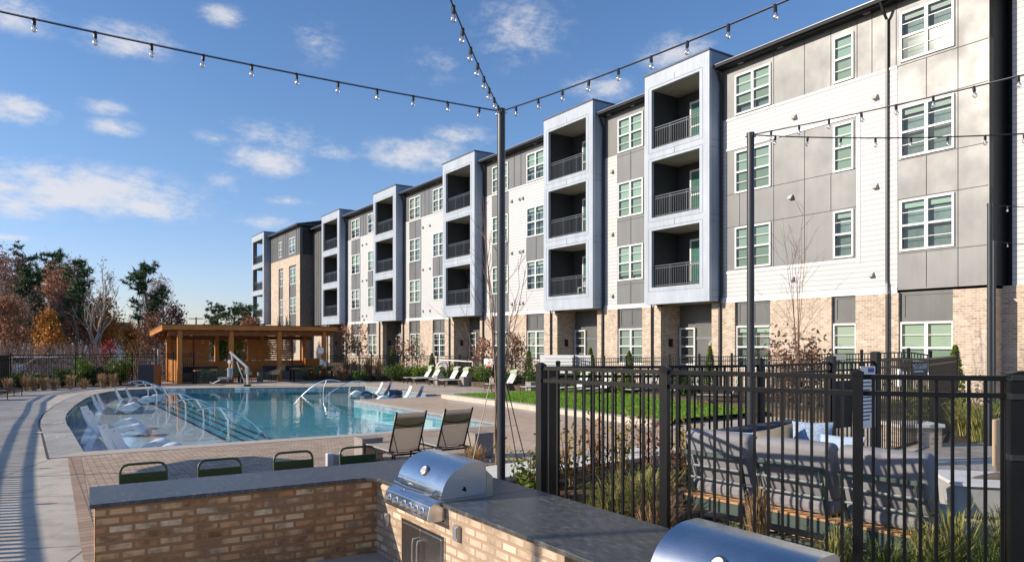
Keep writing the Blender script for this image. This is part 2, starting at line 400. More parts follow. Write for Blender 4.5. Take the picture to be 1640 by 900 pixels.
for k, zz in enumerate((-.3, -.335, -.37, -.405)):
    o = R6+VX*(.1+.42*k); o.z = 0
    pts = clip(POOL, o, nrmE)
    pts = [V((q.x, q.y, 0)) for q in pts]
    mb.mi = 0 if k == 0 else 1
    mb.sheet(pts, [], zz)
    # riser and dark nosing line
    l = [q for q in pts if abs((q-o).dot(nrmE)) < 1e-3]
    if len(l) >= 2:
        a = min(l, key=lambda q: q.y); b = max(l, key=lambda q: q.y)
        mb.mi = 1; mb.poly([(*a.xy, zz), (*b.xy, zz), (*b.xy, zz-.035), (*a.xy, zz-.035)])
        mb.mi = 2; a2, b2 = a-VX*.1, b-VX*.1; mb.poly([(*a.xy, zz+.004), (*b.xy, zz+.004), (*b2.xy, zz+.004), (*a2.xy, zz+.004)])
mb.build('pool_steps', [ledge_m, plaster, nosing], kind='structure', recalc=False)
E_ = A_+(B_-D_)
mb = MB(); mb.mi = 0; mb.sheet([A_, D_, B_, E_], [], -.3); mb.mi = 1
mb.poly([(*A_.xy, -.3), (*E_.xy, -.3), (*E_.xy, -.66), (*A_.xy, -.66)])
mb.build('sun_shelf', [noisy('shelf_plaster', [(.3, (.26, .45, .5)), (.7, (.33, .53, .57))], 2), plain('riser_shade', (.03, .14, .19), .3)], kind='structure', recalc=False)  # riser painted dark to offset the sun on its face
wm = Mat('water'); wg = wm.pos()
tr = wm.n('ShaderNodeBsdfTransparent'); tr.inputs[0].default_value = (.9, .975, .985, 1)
gl = wm.n('ShaderNodeBsdfGlossy'); gl.inputs['Roughness'].default_value = .015; gl.inputs[0].default_value = (.95, .97, 1, 1)
fr = wm.n('ShaderNodeFresnel'); gb_ = wm.n('ShaderNodeNewGeometry'); wm.l(wm.math('SUBTRACT', 1.3, wm.math('MULTIPLY', gb_.outputs['Backfacing'], 1.3-1/1.3)), fr.inputs[0])
h = wm.math('ADD', wm.noise(wg, 1.1, 3, .5), wm.math('MULTIPLY', wm.noise(wg, 4.5, 2, .5), .25))
bp = wm.n('ShaderNodeBump'); bp.inputs['Strength'].default_value = .16; bp.inputs['Distance'].default_value = .05; wm.l(h, bp.inputs['Height'])
wm.l(bp.outputs[0], gl.inputs['Normal']); wm.l(bp.outputs[0], fr.inputs['Normal'])
mxs = wm.n('ShaderNodeMixShader'); wm.l(fr.outputs[0], mxs.inputs[0]); wm.l(tr.outputs[0], mxs.inputs[1]); wm.l(gl.outputs[0], mxs.inputs[2]); wm.l(mxs.outputs[0], wm.out.inputs[0])
up_sheet(MB().sheet(POOL, [], -.12).build('pool_water', wm.m, kind='structure', recalc=False))
# lawn behind a concrete kerb
lc = G(716,637); lw = 17.5; ll = 12.2
lawn_m = noisy('turf', [(.3, (.12, .19, .03)), (.5, (.17, .28, .035)), (.7, (.24, .33, .07))], 1.2, 8, .9, .9, 90, .7)
mb = MB((lc.x, lc.y, 0), RX, VX)
up_sheet(MB((lc.x, lc.y, .15), RX, VX).sheet([(.12, .12, 0), (ll, .12, 0), (ll, 7.6, 0), (2.0, 7.6, 0)], [], 0).build('lawn', lawn_m, kind='structure', recalc=False))
kb = MB((lc.x, lc.y, 0), RX, VX)
kb.box(0, ll, -.28, .12, -.02, .165); kb.box(-.02, .2, .1, 1.6, -.02, .16)
kb.build('lawn_kerb', kerb_m, kind='structure', bevel=.015)
# turf blades near the kerb edge and over the lawn (uncountable)
mb = MB(); rr = random.Random(5)
for i in range(26000):
    a, b = rr.uniform(.14, ll), rr.uniform(.14, 7.4); p = lc+RX*a+VX*b; p.z = .15
    t = rr.uniform(0, 2*pi); d = V((cos(t), sin(t), 0))*.02; k = V((rr.gauss(0, .02), rr.gauss(0, .02), rr.uniform(.03, .06)))
    mb.poly([p-d, p+d, p+k])
tag(mb.build('turf_blades', leafy('blade_green', [(.3, (.12, .24, .02)), (.7, (.22, .38, .05))], 2, .6, .3), kind='stuff', recalc=False))
# raised ground right of the lawn up to the building, the planted bed and the sofa terrace
def slab(name, pts, z, mat, z0=-.05):
    mb = MB(); pts = [V((p[0], p[1], 0)) for p in pts]
    if area(pts) < 0: pts.reverse()
    lo = [mb.p((*p.xy, z0)) for p in pts]
    hi = [mb.p((*p.xy, z)) for p in pts]
    for k in range(len(pts)): mb.face((lo[k], lo[(k+1) % len(pts)], hi[(k+1) % len(pts)], hi[k]))
    mb.sheet(pts, [], z)
    return mb.build(name, mat, kind='structure')
# ---------------------------------------------------------------- the apartment building
BR = math.atan2(RX.y, RX.x)
fbrick = brick_mat('facade_brick', BR, [(.39, .29, .21), (.59, .475, .365), (.49, .38, .285), (.67, .56, .445), (.42, .315, .235), (.63, .52, .405)], (.58, .5, .41), .23, .085, .012, .25)
dbrick = brick_mat('shaded_brick', BR, [(.13, .1, .085), (.22, .175, .14), (.17, .135, .115), (.26, .21, .17)], (.17, .15, .13), .23, .085, .012, .3)  # darker copy of the facade brick with shade put into its colour
def siding(name, c, pitch=.19):
    m = Mat(name); g = m.pos(); sp = m.n('ShaderNodeSeparateXYZ'); m.l(g, sp.inputs[0])
    fz = m.math('FRACT', m.math('DIVIDE', sp.outputs[2], pitch))
    edge = m.ramp(fz, [(0.0, (.6, .6, .6)), (.13, (.66, .66, .66)), (.18, (1, 1, 1)), (1, (.96, .96, .96))])
    v = m.ramp(m.noise(g, 1.3, 5), [(.3, tuple(x*.95 for x in c)), (.7, c)])
    m.color(m.mix(1.0, v, edge, 'MULTIPLY')); m.set(Roughness=.55); m.bump(fz, .5, .02); MATS[name] = m.m; return m.m
lap_white = siding('white_lap_siding', (.56, .567, .567))
def panel(name, c, rough=.5, sheen=.5):
    m = Mat(name); g = m.pos(); mp_ = m.n('ShaderNodeMapping'); m.l(g, mp_.inputs[0]); mp_.inputs['Scale'].default_value = (1, 1, .35)
    v = m.ramp(m.noise(mp_.outputs[0], 1.6, 6, .6), [(.3, tuple(x*.86 for x in c)), (.7, tuple(x*1.1 for x in c))])
    mp2 = m.n('ShaderNodeMapping'); m.l(g, mp2.inputs[0]); mp2.inputs['Scale'].default_value = (4, 4, .12); v = m.mix(1.0, v, m.ramp(m.noise(mp2.outputs[0], 1.5, 5, .65), [(.3, (.93, .93, .93)), (.6, (1.04, 1.04, 1.04))]), 'MULTIPLY')
    m.color(v); m.l(m.ramp(m.noise(g, .8, 5), [(.3, (rough-.06,)*3), (.7, (rough+.08,)*3)]), m.b.inputs['Roughness']); m.b.inputs['Specular IOR Level'].default_value = sheen; m.bump(m.noise(g, .9, 2), .05, .03); MATS[name] = m.m; return m.m
gray_panel = panel('gray_panel', (.118, .122, .124), .47, .9)
gray_seam = panel('gray_trim', (.115, .115, .112), .5)
seam_dark = plain('panel_joint', (.05, .05, .05), .8)
gray_board = panel('gray_board', (.11, .113, .11), .5)
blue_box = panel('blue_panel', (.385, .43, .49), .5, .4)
blue_shaded = panel('blue_shaded', (.27, .33, .42), .5, .4)  # darker copy of the tower blue, shade of the sides put in
blue_seam = plain('blue_joint', (.1, .13, .18), .8)
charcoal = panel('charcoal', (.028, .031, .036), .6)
soffit_tan = plain('soffit', (.34, .31, .26), .8, 0, .08, 2)
win_white = plain('window_white', (.7, .7, .69), .4, 0, .03, 3)
roof_m = plain('roof_shingle', (.03, .03, .033), .8, 0, .3, 5)
def glass(name, tint, rough=.02):
    m = Mat(name); tr = m.n('ShaderNodeBsdfTransparent'); tr.inputs[0].default_value = (*tint, 1)
    g = m.n('ShaderNodeBsdfGlossy'); g.inputs['Roughness'].default_value = rough; g.inputs[0].default_value = (.92, 1, .98, 1)
    f = m.n('ShaderNodeFresnel'); f.inputs[0].default_value = 1.5
    bp = m.n('ShaderNodeBump'); bp.inputs['Strength'].default_value = .04; bp.inputs['Distance'].default_value = .05; m.l(m.noise(m.pos(), .9, 2), bp.inputs['Height'])
    m.l(bp.outputs[0], g.inputs['Normal'])
    x = m.n('ShaderNodeMixShader'); m.l(f.outputs[0], x.inputs[0]); m.l(tr.outputs[0], x.inputs[1]); m.l(g.outputs[0], x.inputs[2]); m.l(x.outputs[0], m.out.inputs[0]); MATS[name] = m.m; return m.m
pane_m = glass('window_glass', (.93, .975, .955)); screen_m = glass('screened_glass', (.78, .82, .78), .12)
bl = Mat('blind'); bg_ = bl.pos(); sp_ = bl.n('ShaderNodeSeparateXYZ'); bl.l(bg_, sp_.inputs[0])
oi = bl.n('ShaderNodeObjectInfo'); fz_ = bl.math('FRACT', bl.math('MULTIPLY', sp_.outputs[2], 13.0))
bl.color(bl.mix(1.0, bl.ramp(oi.outputs['Random'], [(0, (.2, .28, .24)), (.25, (.34, .47, .4)), (.5, (.27, .4, .34)), (.75, (.37, .43, .39)), (1, (.14, .2, .21))]), bl.ramp(fz_, [(0, (.5, .5, .5)), (.3, (1, 1, 1)), (1, (.85, .85, .85))]), 'MULTIPLY')); bl.set(Roughness=.7); blind_m = bl.m
unlit_room = plain('unlit_room', (.1, .16, .17), .6, 0, .3, 4)  # dark sheet standing in for the unlit room behind the glass

W0 = V((8.81, 32.06, 0))+VX*.8
def FM(): return MB(W0, RX, VX)
def fb(mb, s0, s1, n0, n1, z0, z1): return mb.box(-s1, -s0, -n1, -n0, z0, z1)
bld = thing('apartment_building', 'long four storey apartment building with white siding, gray panels and blue balcony towers', 'building', (W0.x, W0.y, .28))
Z0, ZB, ZG, ZT = .2, 4.2, 12.3, 14.55
ROWS = [(5.57, 7.4), (8.9, 10.75), (12.35, 14.13)]
GROW = (1.2, 3.05)
def wall(mb, s0, s1, n, z0, z1, holes, th=.3):
    ss = sorted({s0, s1, *[min(max(h[k], s0), s1) for h in holes for k in (0, 1)]}); zs = sorted({z0, z1, *[min(max(h[k], z0), z1) for h in holes for k in (2, 3)]})
    for j in range(len(zs)-1):
        run = None
        for i in range(len(ss)-1):
            c = (.5*(ss[i]+ss[i+1]), .5*(zs[j]+zs[j+1]))
            inside = any(h[0] < c[0] < h[1] and h[2] < c[1] < h[3] for h in holes)
            if not inside: run = (run[0] if run else ss[i], ss[i+1])
            if (inside or i == len(ss)-2) and run:
                fb(mb, run[0], run[1], n-th, n, zs[j], zs[j+1]); run = None
rw = random.Random(3)
WPROTO = {}
def window(s0, s1, z0, z1, n=0.0, twin=True, parent=None):
    """a hung window: white frame with mullion and rails, panes, blind; copies share meshes"""
    wd, ht = round(s1-s0, 2), round(z1-z0, 2); drop = .8 if (abs(s0+9.88) < .05 and z0 > 8) else rw.choice((0, 0, 0, 0, .1, .2, .35, .8)); key = (wd, ht, twin, drop)
    par = parent or bld; base = W0+UX*s0-VX*n; base.z = z0
    if key not in WPROTO:
        f = MB(ex=RX, ey=VX); e = .075
        f.box(-wd, 0, -.045, .07, 0, e); f.box(-wd, 0, -.045, .07, ht-e, ht); f.box(-wd, -wd+e, -.044, .07, e, ht-e); f.box(-e, 0, -.044, .07, e, ht-e)
        cols = [(-wd+e, -e)]
        if twin: f.box(-wd/2-.06, -wd/2+.06, -.04, .07, e, ht-e); cols = [(-wd+e, -wd/2-.06), (-wd/2+.06, -e)]
        p = MB(ex=RX, ey=VX); b = MB(ex=RX, ey=VX)
        for a, c in cols:
            f.box(a, c, -.03, .05, ht/2-.035, ht/2+.035)
            for q in (ht*.25, ht*.75): f.box(a, c, -.018, -.006, q-.011, q+.011)
            p.mi = 0; p.poly([(a, 0, ht/2+.035), (c, 0, ht/2+.035), (c, 0, ht-e), (a, 0, ht-e)]); p.mi = 1; p.poly([(a, .014, e), (c, .014, e), (c, .014, ht/2-.035), (a, .014, ht/2-.035)])
            b.mi = 0; b.box(a+.01, c-.01, .085, .09, e+(ht*drop if drop else 0), ht-e-.02)
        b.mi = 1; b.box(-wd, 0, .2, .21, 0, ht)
        fo = f.build('window', win_white, None, (0, 0, 0)); po = p.build('pane', [pane_m, screen_m], None, (0, 0, 0), recalc=False); bo = b.build('blind', [blind_m, unlit_room], None, (0, 0, 0))
        WPROTO[key] = (fo, po, bo)
    else:
        fo, po, bo = [q.copy() for q in WPROTO[key]]
        for q in (fo, po, bo): col.objects.link(q)
    fo.parent = par; fo.location = base-wl(par); po.parent = fo; bo.parent = fo; po.location = bo.location = (0, 0, 0)
    return fo
# ---- window columns: (s0, s1, twin, gray between floors, gray at 4th floor)
COLS = [(-2.63, -.78, True), (-6.3, -5.47, False), (-9.88, -8.05, True), (4.98, 6.86, True), (13.42, 15.3, True), (17.44, 19.35, True),
        (26.0, 27.95, True), (30.1, 32.1, True), (38.85, 40.85, True), (42.85, 44.95, True)]
BOX = [(0, 4.05, .8), (8.0, 4.45, .8), (20.4, 4.55, .8), (33.1, 4.7, .8), (46.2, 5.1, .8)]
whole = [(a, b, z0, z1) for a, b, t in COLS for z0, z1 in ROWS]
boxh = [(s+.12, s+wd-.12, ZB-.2, ZT) for s, wd, n in BOX]
# gray fields (s0,s1,z0,z1)
GRAY = [(-6.42, -.3, 5.5, 10.87), (-10.93, -7.95, ZB, ZG), (4.9, 6.94, ZB, ZG), (17.36, 19.43, ZB, ZG), (13.3, 15.38, 7.4, 8.9), (30.0, 32.2, ZB, ZG), (25.9, 28.05, 7.4, 8.9), (42.75, 45.05, ZB, ZG), (38.75, 40.95, 7.4, 8.9)]
BAYS = [(-7.95, .12)]+[(BOX[k][0]+BOX[k][1]-.12, BOX[k+1][0]+.12) for k in range(4)]
for a, b in BAYS[:1]+[(3.93, 4.9), (6.94, 8.12)]+BAYS[2:]:
    sid = FM(); wall(sid, a, b, 0, ZB, ZG, whole+GRAY); sid.build('siding', lap_white, bld)
FIELDS = GRAY+[(a if k else -10.93, b, ZG, ZT) for k, (a, b) in enumerate(BAYS)]
JV = [(s, ZG, ZT) for s in (-2.75, -4.2, -5.35, -6.42, -7.0, -7.9, -9.98)]+[(s, 5.5, 10.85) for s in (-2.75, -4.2)]+[(-5.35, 7.45, 8.9), (-1.0, 7.45, 8.9), (-9.98, ZB, ZG)]+[(-8.95, p, q) for p, q in ((10.85, 12.25), (7.45, 8.85), (4.25, 5.5))]
JH = [(-6.42, -.3, 8.9), (-6.42, -.3, 7.45)]+[(-10.9, -7.95, z) for z in (12.25, 8.85, 10.85, 7.45, 5.5)]
BT = []
for a, b in ((4.9, 6.94), (17.36, 19.43), (30.0, 32.2), (42.75, 45.05)):
    for z0, z1 in ((7.45, 8.85), (10.8, 12.3), (4.25, 5.5)): BT.append(((a+b)/2, z0, z1)); JH.append((a, b, z1-.12))
for a, b in ((13.3, 15.38), (25.9, 28.05), (38.75, 40.95)): BT.append(((a+b)/2, 7.45, 8.85))
for q in (16.0, 16.75, 28.7, 29.4, 41.5, 42.1): BT.append((q, ZG, ZT))
for f_ in FIELDS:
    g = FM(); wall(g, f_[0], f_[1], -.012, f_[2], f_[3], whole)
    inside = lambda s_, z_: f_[0]-.02 <= s_ <= f_[1]+.02 and f_[2]-.05 <= z_ <= f_[3]+.05
    g.mi = 1
    for q, z0, z1 in JV:
        if inside(q, (z0+z1)/2): fb(g, q-.012, q+.012, -.02, -.006, max(z0, f_[2]), min(z1, f_[3]))
    for p, q, z in JH:
        if inside((p+q)/2, z): fb(g, p, q, -.02, -.007, z-.011, z+.011)
    g.mi = 2
    for q, z0, z1 in BT:
        if inside(q, (z0+z1)/2): fb(g, q-.03, q+.03, -.02, .008, max(z0, f_[2]), min(z1, f_[3]))
    g.build('gray_panel', [gray_panel, seam_dark, gray_seam], bld)
for a, b, z0, z1 in ((-6.55, -6.42, 5.35, 10.9), (-7.95, -.3, ZG-.09, ZG-.002), (-6.42, -.3, 10.87, 10.99), (-6.42, -.3, 5.38, 5.5), (12.5, 19.9, ZG-.09, ZG-.002), (25, 32.9, ZG-.09, ZG-.002), (37.9, 46.0, ZG-.09, ZG-.002))+tuple((a, b, ZB-.1, ZB+.12) for a, b in BAYS):
    g = FM(); fb(g, a, b, .002, .022, z0, z1); g.build('white_trim', win_white, bld)
for a, b, t in COLS:
    for z0, z1 in ROWS: window(a, b, z0, z1, 0, t)
# ---- ground floor: brick piers, gray fields over recessed windows, recesses under the towers
gcol = [(-2.63, -.8), (-6.4, -5.42), (-9.85, -8.02), (5.0, 6.86), (13.42, 15.3), (17.3, 19.35), (26.0, 27.95), (30.1, 32.1), (38.85, 40.85), (42.85, 44.95)]
gh = [(a, b, GROW[0], ZB) for a, b in gcol]+[(s+.5, s+wd-.35, Z0, ZB) for s, wd, n in BOX]
BB = [(-10.93, .5)]+[(BOX[k][0]+BOX[k][1]-.35, BOX[k+1][0]+.5) for k in range(4)]+[(BOX[4][0]+BOX[4][1]-.35, 56.4)]
for a, b in BB:
    bk = FM(); wall(bk, a, b, .06, Z0, ZB-.1, [(h[0], h[1], h[2], ZB) for h in gh if h[0] > a-.2 and h[1] < b+.2], .36); bk.build('brick_base', fbrick, bld)
for k, (a, b) in enumerate(gcol):
    gg = FM()
    fb(gg, a-.05, b+.05, -.3, -.1, 3.05, ZB-.08)
    fb(gg, a, b, -.1, -.075, 3.05, 3.2); fb(gg, a, b, -.1, -.075, 4.0, ZB-.1); 
    if k != 1 and k != 2: fb(gg, (a+b)/2-.04, (a+b)/2+.04, -.1, -.075, 3.2, 4.0)
    fb(gg, b-.16, b, -.1, -.075, 3.2, 4.0)
    gg.build('spandrel', gray_board, bld); window(a, b, *GROW, -.06, k != 1)
# return at the near end and the wall set back behind it
rt = FM(); fb(rt, -10.93, -10.6, -1.3, -.02, ZB, ZT); rt.build('end_return', charcoal, bld)  # shade of the return put in as charcoal
rb = FM(); fb(rb, -10.93, -10.55, -1.4, .055, Z0, ZB-.1); rb.build('brick_return', fbrick, bld); rb = FM(); fb(rb, -16, -10.93, -1.6, -1.0, Z0, ZB); rb.build('brick_return', fbrick, bld)
sb = FM(); fb(sb, -16, -11.2, -1.6, -1.03, ZB, ZT); sb.build('set_back_siding', lap_white, bld)
# ---- towers
rail_col = plain('rail_metal', (.075, .085, .1), .4, .4, .1, 5)
OPEN = [(4.98, 7.75), (8.37, 11.12), (11.72, 14.6)]
def tower(s, wd, n, zoff=0.0, through=False):
    zb, zt = 4.17+zoff, 15.42+zoff
    f = FM(); a, b = s+.57, s+wd-.46; d = -1.3
    O = [(p+zoff, q+zoff) for p, q in OPEN]
    wallo = [(a, b, p, q) for p, q in O]
    wall(f, s, s+wd, n, zb, zt, wallo, .16)
    e = wd-.0
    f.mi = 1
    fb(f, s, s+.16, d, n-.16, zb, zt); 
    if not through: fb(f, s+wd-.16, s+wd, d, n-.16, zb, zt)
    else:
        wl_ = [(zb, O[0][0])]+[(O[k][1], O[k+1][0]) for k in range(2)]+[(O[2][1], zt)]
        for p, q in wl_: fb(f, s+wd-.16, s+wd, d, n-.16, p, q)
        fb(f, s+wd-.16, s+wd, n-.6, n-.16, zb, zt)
    f.mi = 0
    fb(f, s+.16, s+wd-.16, d, n-.16, zt-.3, zt-.05)
    zs = [zb]+[q for p in O for q in p]+[zt-.3]
    t = f.build('balcony_tower', [blue_box, blue_shaded], bld)
    i = FM(); so = FM()
    for k in range(0, 4):
        z0 = zs[2*k]; z1 = zs[2*k+1]
        so = FM(); fb(so, s+.16, s+wd-.16, d+.2, n-.16, z0, z1); so.build('ceiling', soffit_tan, t)
    for p, q in O:
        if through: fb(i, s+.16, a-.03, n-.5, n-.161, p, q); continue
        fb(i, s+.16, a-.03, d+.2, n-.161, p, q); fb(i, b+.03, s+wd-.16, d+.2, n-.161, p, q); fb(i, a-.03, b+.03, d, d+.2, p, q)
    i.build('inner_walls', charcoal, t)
    g = FM(); g.mi = 0
    for p, q in O[:]:                                   # white sill lip and thin joints round the openings
        g.mi = 1; fb(g, a-.02, b+.02, n, n+.012, p-.09, p)
        g.mi = 0
        m_ = (a+b)/2; fb(g, m_-.01, m_+.01, n, n+.006, q+.12, q+.42); fb(g, a-.15, b+.15, n, n+.006, q+.12, q+.135); fb(g, a-.15, b+.15, n, n+.006, p-.2, p-.185)
        fb(g, a-.2, a-.185, n, n+.006, p-.2, q+.12); fb(g, b+.185, b+.2, n, n+.006, p-.2, q+.12)
        for zz in (p-.3, p-.62): g.box(-s-.003, -s+.004, -n+.1, 1.0, zz-.008, zz+.008)
    fb(g, s-.04, s+wd+.04, d, n+.05, zt-.05, zt+.03)
    g.build('panel_trim', [blue_seam, blue_box], t)
    for p, q in O:
        r = FM()
        for zz in (p+.95, p+1.06, p+.1): fb(r, a, b, n-.2, n-.165, zz-.02, zz+.02)
        k = int((b-a)/.115)
        for j in range(k+1):
            x = a+(b-a)*j/k; w_ = .022 if j in (0, k//3, 2*k//3, k) else .009
            fb(r, x-w_, x+w_, n-.2+.006, n-.171, p+.05, p+(1.06 if w_ > .01 else .95))
        r.build('railing', rail_col, t)
        if through: continue
        w1 = FM(); x0 = a+(b-a)*.36; x1 = a+(b-a)*.74
        w1.mi = 0
        for c in ((x0, x0+.09, p, p+2.3), (x1-.09, x1, p, p+2.3), (x0, x1, p+2.3, p+2.4), (x0, x1, p+1.15, p+1.22)): fb(w1, *c[:2], d+.2, d+.27, *c[2:])
        w1.mi = 1; fb(w1, x0+.09, x1-.09, d+.2, d+.23, p, p+2.3)
        w1.mi = 2; fb(w1, a+.06, a+(b-a)*.33, d+.2, d+.25, p, p+2.25)
        w1.build('balcony_door', [win_white, bal_glass, plain('door_cream', (.55, .52, .47), .5)], t)
        l = FM(); l.lathe((-b-.12, -n+1.25, p+1.75), [(.045, 0), (.05, .02), (.05, .32), (.02, .34)], 8); l.build('sconce', plain('sconce_gray', (.3, .3, .31), .4), t)
    return t
bal_glass = plain('balcony_glass', (.07, .17, .14), .08, 0, .2, 2, 0, .8)
pane_solid = plain("entry_glass", (.05,.09,.075), .08, 0, .2, 2)
for s, wd, n in BOX: tower(s, wd, n)
# recess under each tower
for s, wd, n in BOX:
    a, b = s+.5, s+wd-.35; m = FM()
    m.mi = 0; fb(m, b, b+.2, -1.3, -.3, Z0, ZB); fb(m, a-.2, a, -1.3, -.3, Z0, ZB)
    m.mi = 1; fb(m, a-.2, b+.2, -1.6, -1.3, Z0, ZB)
    m.mi = 2; fb(m, a, b-1.05, -1.3, -1.27, 3.2, 3.35); fb(m, a, b-1.05, -1.3, -1.27, 2.45, 2.6)
    m.build('entry_recess', [dbrick if s > 30 else fbrick, gray_board, gray_panel], bld)  # far recesses use the darker, shaded copy of the brick
    window(b-1.08, b-.08, GROW[0], GROW[1], -1.22, False)
    d = FM(); d.mi = 0
    x0, x1 = a+.25, a+1.3
    for c in ((x0, x0+.13, .28, 2.4), (x1-.13, x1, .28, 2.4), (x0, x1, 2.3, 2.42), (x0+.13, x1-.13, .28, .7)): fb(d, c[0], c[1], -1.3, -1.24, c[2], c[3])
    d.mi = 1; fb(d, x0+.13, x1-.13, -1.3, -1.27, .7, 2.3)
    d.build('entry_door', [plain('entry_frame', (.33, .32, .29), .5), pane_solid if s != 8.0 else plain('entry_pale', (.5, .58, .56), .3)], bld)
    l = FM(); l.box(-b-.0, -b+.11, .5, .68, 2.1, 2.5); l.build('wall_lamp', black_metal, bld)
# ---- brick volume and last tower at the far end
vn = 1.45
v_s0, v_s1 = 56.5, 68.0
vz = 15.1
lb = FM(); 
for x in (51.3, 51.9, 52.6, 53.3, 54.0, 54.7, 55.4, 56.1): fb(lb, x-.03, x+.03, -.01, .02, ZB, ZT+.2)
fb(lb, 51.2, 56.7, -.4, -.01, ZB, ZT+.2); lb.build('board_and_batten', gray_board, bld)
def sv(px):         # position along the volume's front for a photograph column
    k = (px-820)/FPX; o = W0-VX*vn
    return (k*o.y-o.x)/(UX.x-k*UX.y)
nw = (sv(447.2), sv(452)); nw = (nw[1], nw[0]) if nw[1] < nw[0] else nw
dw = sorted((sv(463.5), sv(473.5)))
vw = [(nw[0], nw[1], z0, z1) for z0, z1 in ROWS]+[(dw[0], dw[1], z0, z1) for z0, z1 in ROWS]
fields = [(nw[0]-.35, nw[1]+.25, 1.2, 11.0), (dw[0]-.15, dw[1]+.15, 1.2, 11.0)]
bv = FM(); wall(bv, v_s0, v_s1, vn, Z0, 12.0, fields); fb(bv, v_s0, v_s0+.3, -.5, vn-.3, Z0, 12.0)
bv.build('brick_wing', [fbrick], bld)
sv_ = FM(); fb(sv_, v_s0-.006, v_s0, -.5, vn-.01, Z0, 12.0); sv_.build('brick_wing_side', dbrick, bld)  # thin sheet giving the wing side its shade in darker brick
gv = FM(); wall(gv, v_s0, v_s1, vn, 12.0, vz, vw)
for f_ in fields: wall(gv, f_[0], f_[1], vn-.12, f_[2], f_[3], vw)
for k in range(14): 
    x = v_s0+.4+k*.8
    if not any(q[0]-.1 < x < q[1]+.1 for q in vw): fb(gv, x-.03, x+.03, vn, vn+.03, 12.0, vz)
gv.build('wing_boards', gray_board, bld)
gs = FM(); fb(gs, v_s0-.004, v_s0+.3, -.5, vn-.3, 12.0, vz); gs.build('wing_side_boards', charcoal, bld)  # darker than the front boards, shade of the side put in
for q in vw: window(q[0], q[1], q[2], q[3], vn-(.12 if q[2] < 12 else 0), q[1]-q[0] > 1.2)
tower(68.1, 5.6, 2.25, .5, True)
# ---- body, eaves, gutters, roof
for q in ((-16, 56.4, -1.65, ZT+.1), (56.8, 67.8, .9, vz-.05)):
    bd = FM(); fb(bd, q[0], q[1], -16, q[2], Z0, q[3]); bd.build('body', charcoal, bld)
gut_m = plain('gutter_black', (.012, .012, .014), .35, 0, .1, 4)
segs = [(-16, -.02)]+[(BOX[i][0]+BOX[i][1]+.02, BOX[i+1][0]-.02) for i in range(4)]+[(51.32, 56.6)]
for a, b in segs:
    ev_ = FM(); fb(ev_, a, b, -1.7, .38, ZT, ZT+.06); fb(ev_, a, b, .36, .42, ZT-.02, ZT+.2)
    ev_.prism([(-.56, ZT+.03), (-.52, ZT+.2), (-.4, ZT+.2), (-.4, ZT+.03)], -b, -a, 'x')
    ev_.mi = 1; fb(ev_, a+.02, b-.02, .535, .564, ZT+.155, ZT+.185); ev_.build('eave', [gut_m, plain('gutter_lip', (.3, .3, .3), .3)], bld)
ev_ = FM(); fb(ev_, v_s0-.45, v_s1+.05, -.5, vn+.4, vz, vz+.06); fb(ev_, v_s0-.5, v_s1+.05, vn+.38, vn+.5, vz, vz+.2); fb(ev_, v_s0-.5, v_s0-.4, -.5, vn+.38, vz, vz+.2)
ev_.build('eave', gut_m, bld)
rf = FM(); rf.prism([(-.5, ZT+.2), (8, ZT+1.0), (16, ZT+.2)], -56.6, 16, 'x'); rf.build('roof', roof_m, bld)
rf = FM(); rf.prism([(-vn-.45, vz+.2), (5, vz+1.6), (16, vz+.2)], -67.9, -v_s0+.4, 'x'); rf.build('roof', roof_m, bld)
for s in (-1.2, -3.2, -6.9, 5.6, 7.4, 14.2, 18.9, 27, 31.5): 
    m = FM(); fb(m, s-.12, s+.12, .1, .22, ZT-.04, ZT-.003); m.build('soffit_vent', concrete_gray, bld)
# downspouts
dsm = plain('downspout', (.028, .026, .028), .4, 0, .1, 4)
def spout(s, n=.06, z1=ZT, jog=True):
    m = FM()
    if jog: pts = [(-s, -.5, ZT+.05), (-s, -.3, ZT-.25), (-s, -.07, ZT-.5), (-s, -.07, ZB+.35), (-s+.02, -.1, ZB+.25), (-s+.06, -.17, ZB-.15), (-s+.06, -.17, Z0)]
    m.tube(pts, .055, 4); m.build('downspout', dsm, bld)
spout(-7.6)
for s, wd, n in BOX:
    m = FM(); m.tube([(-s+.12, -.35, ZT-.1), (-s+.1, -.12, ZT-.6), (-s+.1, -.12, ZB+.3), (-s+.02, -.14, ZB-.1), (-s+.02, -.14, Z0)], .06, 4); m.build('downspout', dsm, bld)
    m = FM(); m.tube([(-s-wd-.2, -.14, ZB), (-s-wd-.2, -.14, Z0)], .06, 4); m.build('downspout', dsm, bld)
# small wall vents
def vent(s, z):
    m = FM(); m.prism([(0, 0), (-.16, 0), (-.16, .05), (-.04, .17), (0, .17)], -s-.09, -s+.09, 'x')
    for i in range(len(m.v)): m.v[i] = m.v[i]+V((0, 0, z))
    m.build('wall_vent', plain('vent_beige', (.5, .46, .42), .6), bld)
for z in (11.4, 8.05, 4.75):
    for s in (15.75, 16.1, 17.0, 28.5, 29.7, 41.2, 42.2, 7.3): vent(s, z)
for s, z in ((-3.75, 11.45), (-7.15, 11.3), (-7.15, 8.0), (-3.6, 8.2), (-7.0, 4.75), (-3.65, 4.85)): vent(s, z)
